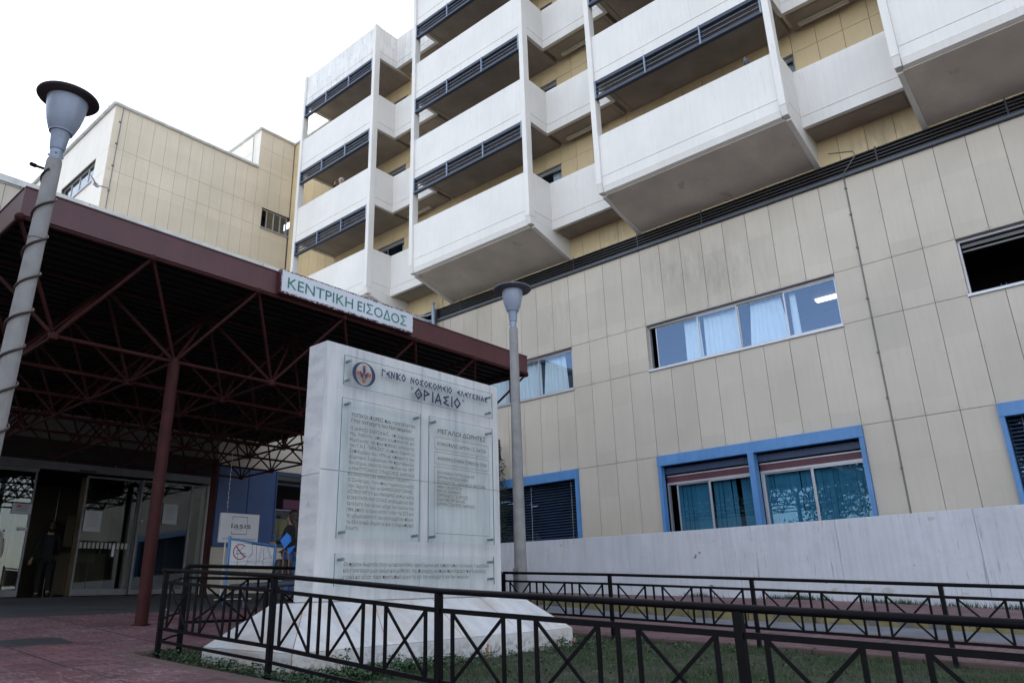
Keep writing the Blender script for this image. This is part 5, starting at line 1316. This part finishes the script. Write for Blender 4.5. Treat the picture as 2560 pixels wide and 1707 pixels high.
def person(label, loc, rot, h, arms, legs, jacket, trousers, hairmat, longhair, lean=0.0, face=True):
    t = thing('person', label, 'person', loc); sc = h / 1.70
    J = {'pel': (0, 0, .93, .135, .10), 'waist': (0, .0 + lean * .3, 1.08, .12, .09), 'chest': (0, lean * .7, 1.27, .15, .105), 'nb': (0, lean, 1.42, .075, .07), 'neck': (0, lean * 1.1 + .01, 1.49, .052, .052), 'jaw': (0, lean * 1.2 + .03, 1.56, .066, .075), 'head': (0, lean * 1.2 + .01, 1.63, .082, .098), 'crown': (0, lean * 1.2 - .005, 1.672, .055, .065)}
    E = [('pel', 'waist'), ('waist', 'chest'), ('chest', 'nb'), ('nb', 'neck'), ('neck', 'jaw'), ('jaw', 'head'), ('head', 'crown')]
    JJ = {k: J[k] for k in ('pel', 'waist', 'chest', 'nb')}; JE = E[:3]
    TJ = {'pel': (0, 0, .93, .14, .105)}; TE = []
    for s, sx in (('l', -1), ('r', 1)):
        el, wr = arms[s]; J[s + 'sh'] = (sx * .17, lean * .95, 1.385, .055, .055); J[s + 'el'] = (*el, .042, .042); J[s + 'wr'] = (*wr, .027, .024)
        E += [('nb', s + 'sh'), (s + 'sh', s + 'el'), (s + 'el', s + 'wr')]; hand(J, E, s, s + 'wr', Vector(wr) - Vector(el))
        kn, an, toe = legs[s]; J[s + 'hip'] = (sx * .085, 0, .88, .09, .09); J[s + 'kn'] = (*kn, .06, .06); J[s + 'an'] = (*an, .04, .045); J[s + 'toe'] = (*toe, .035, .03)
        E += [('pel', s + 'hip'), (s + 'hip', s + 'kn'), (s + 'kn', s + 'an'), (s + 'an', s + 'toe')]
        JJ[s + 'sh'] = (*J[s + 'sh'][:3], .07, .07); JJ[s + 'el'] = (*el, .055, .055); wv = Vector(wr) - (Vector(wr) - Vector(el)) * .12; JJ[s + 'wr'] = (*wv, .04, .04); JE += [('nb', s + 'sh'), (s + 'sh', s + 'el'), (s + 'el', s + 'wr')]
        TJ[s + 'hip'] = (*J[s + 'hip'][:3], .10, .10); TJ[s + 'kn'] = (*kn, .073, .073); TJ[s + 'an'] = (*an, .055, .055); TE += [('pel', s + 'hip'), (s + 'hip', s + 'kn'), (s + 'kn', s + 'an')]
        sh = {'a': (an[0], an[1] - .04, an[2] - .03, .045, .045), 'b': (toe[0], (an[1] + toe[1]) / 2, toe[2] + .012, .046, .04), 'c': (toe[0], toe[1] + .03, toe[2], .04, .032)}
        skinned('shoe', sh, [('a', 'b'), ('b', 'c')], 'shoe', t, (0, 0, 0), rot, 1, sc)
    JJ['pel'] = (0, 0, .84, .168, .13); JJ['waist'] = (0, lean * .3, 1.08, .15, .115); JJ['chest'] = (0, lean * .7, 1.27, .175, .13); JJ['nb'] = (0, lean, 1.42, .095, .085)
    skinned('body', J, E, 'skin', t, (0, 0, 0), rot, 2, sc)
    skinned('jacket', JJ, JE, jacket, t, (0, 0, 0), rot, 2, sc)
    skinned('trousers', TJ, TE, trousers, t, (0, 0, 0), rot, 2, sc)
    hy = lean * 1.2
    HJ = {'a': (0, hy - .035, 1.655, .085, .085), 'b': (0, hy - .065, 1.58, .082, .07)} if not longhair else {'a': (0, hy - .018, 1.655, .104, .108), 'b': (0, hy - .03, 1.57, .108, .105)}
    HE = [('a', 'b')]
    if longhair: HJ.update({'c': (0, hy - .085, 1.45, .085, .055), 'd': (.01, hy - .10, 1.28, .075, .045), 'e': (.0, hy - .10, 1.15, .045, .03)}); HE += [('b', 'c'), ('c', 'd'), ('d', 'e')]
    Rz0 = Matrix.Rotation(rot, 3, 'Z'); hb = MB()
    def hp(v): return Rz0 @ Vector(v) * sc + Vector(loc)
    hb.ball(hp((0, hy - .030, 1.665)), .112 * sc, 12, (.95, .95, .95)); hb.ball(hp((0, hy - .055, 1.60)), .098 * sc, 12, (1, 1, 1.15))
    for ex in (-1, 1): hb.ball(hp((ex * .072, hy - .0, 1.64)), .05 * sc, 8, (.8, .8, 1.3))
    hb.build('hair', hairmat, t, smooth='all')
    if longhair: skinned('hair', HJ, HE, hairmat, t, (0, 0, 0), rot, 2, sc)
    if face:
        Rz = Matrix.Rotation(rot, 3, 'Z'); b = MB(); off = Vector(loc)
        for ex in (-.032, .032): c = Rz @ Vector((ex, hy + .088, 1.625)) * sc + off; b.ball(c, .011 * sc, 6)
        b.build('eyes', 'blackplain', t)
        b = MB(); c1 = Rz @ Vector((0, hy + .092, 1.625)) * sc + off; c2 = Rz @ Vector((0, hy + .118, 1.585)) * sc + off; b.tube(c1, c2, .007 * sc, 8, .014 * sc); b.ball(c2, .014 * sc, 6)
        for ex in (-.085, .085): b.ball(Rz @ Vector((ex, hy + .01, 1.615)) * sc + off, .022 * sc, 6, (.5, 1, 1.3))
        b.build('nose_and_ears', 'skin', t, smooth='all')
        b = MB(); c = Rz @ Vector((0, hy + .098, 1.555)) * sc + off; b.ball(c, .020 * sc, 6, (1, .5, .3)); b.build('mouth', 'cloth_brown', t)
    return t
walk = {'l': ((-.10, .10, .50), (-.10, .04, .10), (-.10, .17, .04)), 'r': ((.10, .02, .50), (.10, -.16, .13), (.10, -.06, .05))}
stand = {'l': ((-.09, .02, .50), (-.10, 0, .09), (-.11, .13, .04)), 'r': ((.09, .02, .50), (.10, 0, .09), (.11, .13, .04))}
# person going in through the open door (faces away from the camera)
person('person in dark clothes walking in through the open entrance door', (6.38, 19.3, .215), R(-8), 1.62, {'l': ((-.26, -.04, 1.12), (-.30, .05, .88)), 'r': ((.25, .04, 1.12), (.22, .20, .95))}, walk, 'cloth_black', 'cloth_black', 'hair_dark', False, face=False)
# woman with blue folder, facing the doors
wz = gz(12.2)
person('woman with long dark hair in jeans holding a blue folder beside the monument', (8.06, 12.2, wz), R(28), 1.58, {'l': ((-.24, .06, 1.13), (-.16, .26, 1.12)), 'r': ((.24, .02, 1.12), (.20, .22, 1.02))}, stand, 'cloth_black', 'jeans', 'hair_dark', True)
fo = MB(); fo.add([(7.71, 12.02, 1.03), (7.80, 12.0, .89), (7.93, 12.0, 1.03), (7.90, 12.0, 1.12), (7.83, 12.01, 1.17)], [(0, 1, 2, 3, 4)]); 
v0 = fo.v[:5]; fo = MB(); fo.add(v0 + [(a, c + .012, d) for a, c, d in v0], [(0, 1, 2, 3, 4), (9, 8, 7, 6, 5)] + [(i, i + 5, (i + 1) % 5 + 5, (i + 1) % 5) for i in range(5)])
v0 = [(7.87, 12.03, .90), (7.90, 12.03, .78), (7.99, 12.03, .88), (8.05, 12.03, .96)]
fo.add(v0 + [(a, c + .01, d) for a, c, d in v0], [(0, 1, 2, 3), (7, 6, 5, 4)] + [(i, i + 4, (i + 1) % 4 + 4, (i + 1) % 4) for i in range(4)])
tag(fo.build('folder', 'folder'), 'bright blue folder held by the long haired woman', 'folder')
bg_ = thing('handbag', 'black handbag with tan straps hanging from the woman\'s arm', 'bag', (7.80, 12.05, .4))
b = MB(); b.hexa([(7.62, 11.96, .43), (7.99, 11.96, .43), (7.99, 12.12, .43), (7.62, 12.12, .43)], [(7.68, 11.98, .71), (7.93, 11.98, .71), (7.93, 12.09, .71), (7.68, 12.09, .71)]); b.build('body', 'bag', bg_, bevel=.03)
b = MB()
for x in (7.74, 7.86): b.box(x, x + .022, 11.945, 11.96, .46, .70)
b.path([(7.75, 11.97, .70), (7.76, 11.98, .80), (7.81, 12.0, .86), (7.86, 11.98, .80), (7.87, 11.97, .70)], .009, 6); b.build('strap', 'tan', bg_)
# person with a backpack at the left edge
person('person in black at the far left edge carrying a backpack', (3.78, 14.6, gz(14.6)), R(20), 1.66, {'l': ((-.24, .0, 1.12), (-.2, .18, 1.0)), 'r': ((.24, .0, 1.12), (.22, .16, .98))}, stand, 'cloth_black', 'cloth_black', 'hair_dark', False, face=False)
bp = thing('backpack', 'grey beige backpack on the person at the far left edge', 'bag', (3.93, 14.3, .8))
b = MB(); b.ball((3.93, 14.36, .93), .19, 12, (.85, .6, 1.35)); b.build('body', 'backpack', bp, smooth='all')
b = MB(); b.ball((3.95, 14.26, .84), .12, 10, (.9, .5, .9)); b.build('pocket', 'backpack', bp, smooth='all')
b = MB(); b.path([(3.86, 14.30, 1.12), (3.80, 14.5, 1.2), (3.84, 14.6, 1.05)], .016, 6); b.path([(4.02, 14.30, 1.1), (4.03, 14.42, 1.2), (3.98, 14.55, 1.1)], .016, 6); b.build('strap', 'feather_light', bp)
# man on the balcony
person('grey haired man leaning over the white balcony parapet', (15.44, 21.50, 14.14), R(128), 1.66, {'l': ((-.30, .18, 1.32), (-.24, .36, 1.36)), 'r': ((.30, .18, 1.32), (.20, .36, 1.36))}, stand, 'cloth_brown', 'cloth_black', 'hair_grey', False, lean=.14)

# ------------------------------------------------------------------ pigeons
def pigeon(label, loc, rot, flying, scale=1.0):
    t = thing('pigeon', label, 'bird', loc)
    Mx = Matrix.Translation((0, 0, 0)) @ Matrix.Rotation(rot, 4, 'Z')
    if not flying:
        J = {'b': (0, .0, .10, .055, .06), 'c': (0, .035, .15, .05, .05), 'n': (0, .045, .205, .030, .030), 'h': (0, .055, .245, .023, .023), 'be': (0, .09, .24, .005, .005), 'r': (0, -.05, .06, .04, .03), 't': (0, -.14, .0, .022, .008)}
        E = [('b', 'c'), ('c', 'n'), ('n', 'h'), ('h', 'be'), ('b', 'r'), ('r', 't')]
    else:
        J = {'b': (0, .0, .0, .05, .045), 'c': (0, .07, .0, .042, .04), 'n': (0, .12, .005, .026, .026), 'h': (0, .155, .01, .021, .021), 'be': (0, .19, .005, .005, .005), 'r': (0, -.08, .0, .032, .02), 't': (0, -.17, .0, .04, .006)}
        E = [('b', 'c'), ('c', 'n'), ('n', 'h'), ('h', 'be'), ('b', 'r'), ('r', 't')]
    skinned('body', J, E, 'feather' if not flying else 'feather_light', t, (0, 0, 0), rot, 2, scale)
    for s in (-1, 1):
        if flying: P = [(s * .04, .06, .02), (s * .17, .09, .09), (s * .30, -.02, .13), (s * .26, -.06, .115), (s * .16, -.06, .07), (s * .04, -.05, .01)]
        else: P = [(s * .05, .04, .17), (s * .062, .0, .15), (s * .05, -.07, .08), (s * .025, -.15, .01), (s * .035, -.06, .04), (s * .055, .02, .09)]
        me = bpy.data.meshes.new('wing'); th = .004
        P2 = [(a, b_, c + th * 2) for a, b_, c in P] if flying else [(a + s * th * 2, b_, c) for a, b_, c in P]
        n = 6; me.from_pydata([tuple(x_ * scale for x_ in p_) for p_ in P + P2], [], [tuple(range(n))[::-1], tuple(range(n, 2 * n))] + [(i, (i + 1) % n, (i + 1) % n + n, i + n) for i in range(n)])
        me.transform(Mx); me.materials.append(M['feather']); link('wing', me, t)
    return t
pigeon('pigeon perched on a white balcony parapet', (15.11, 4.93, 11.95), R(75), False)
p = pigeon('pigeon flying past the corner of the annex', (5.255, 16.80, 9.216), R(200), True, .95)
p.rotation_euler = (R(38), R(25), R(0))
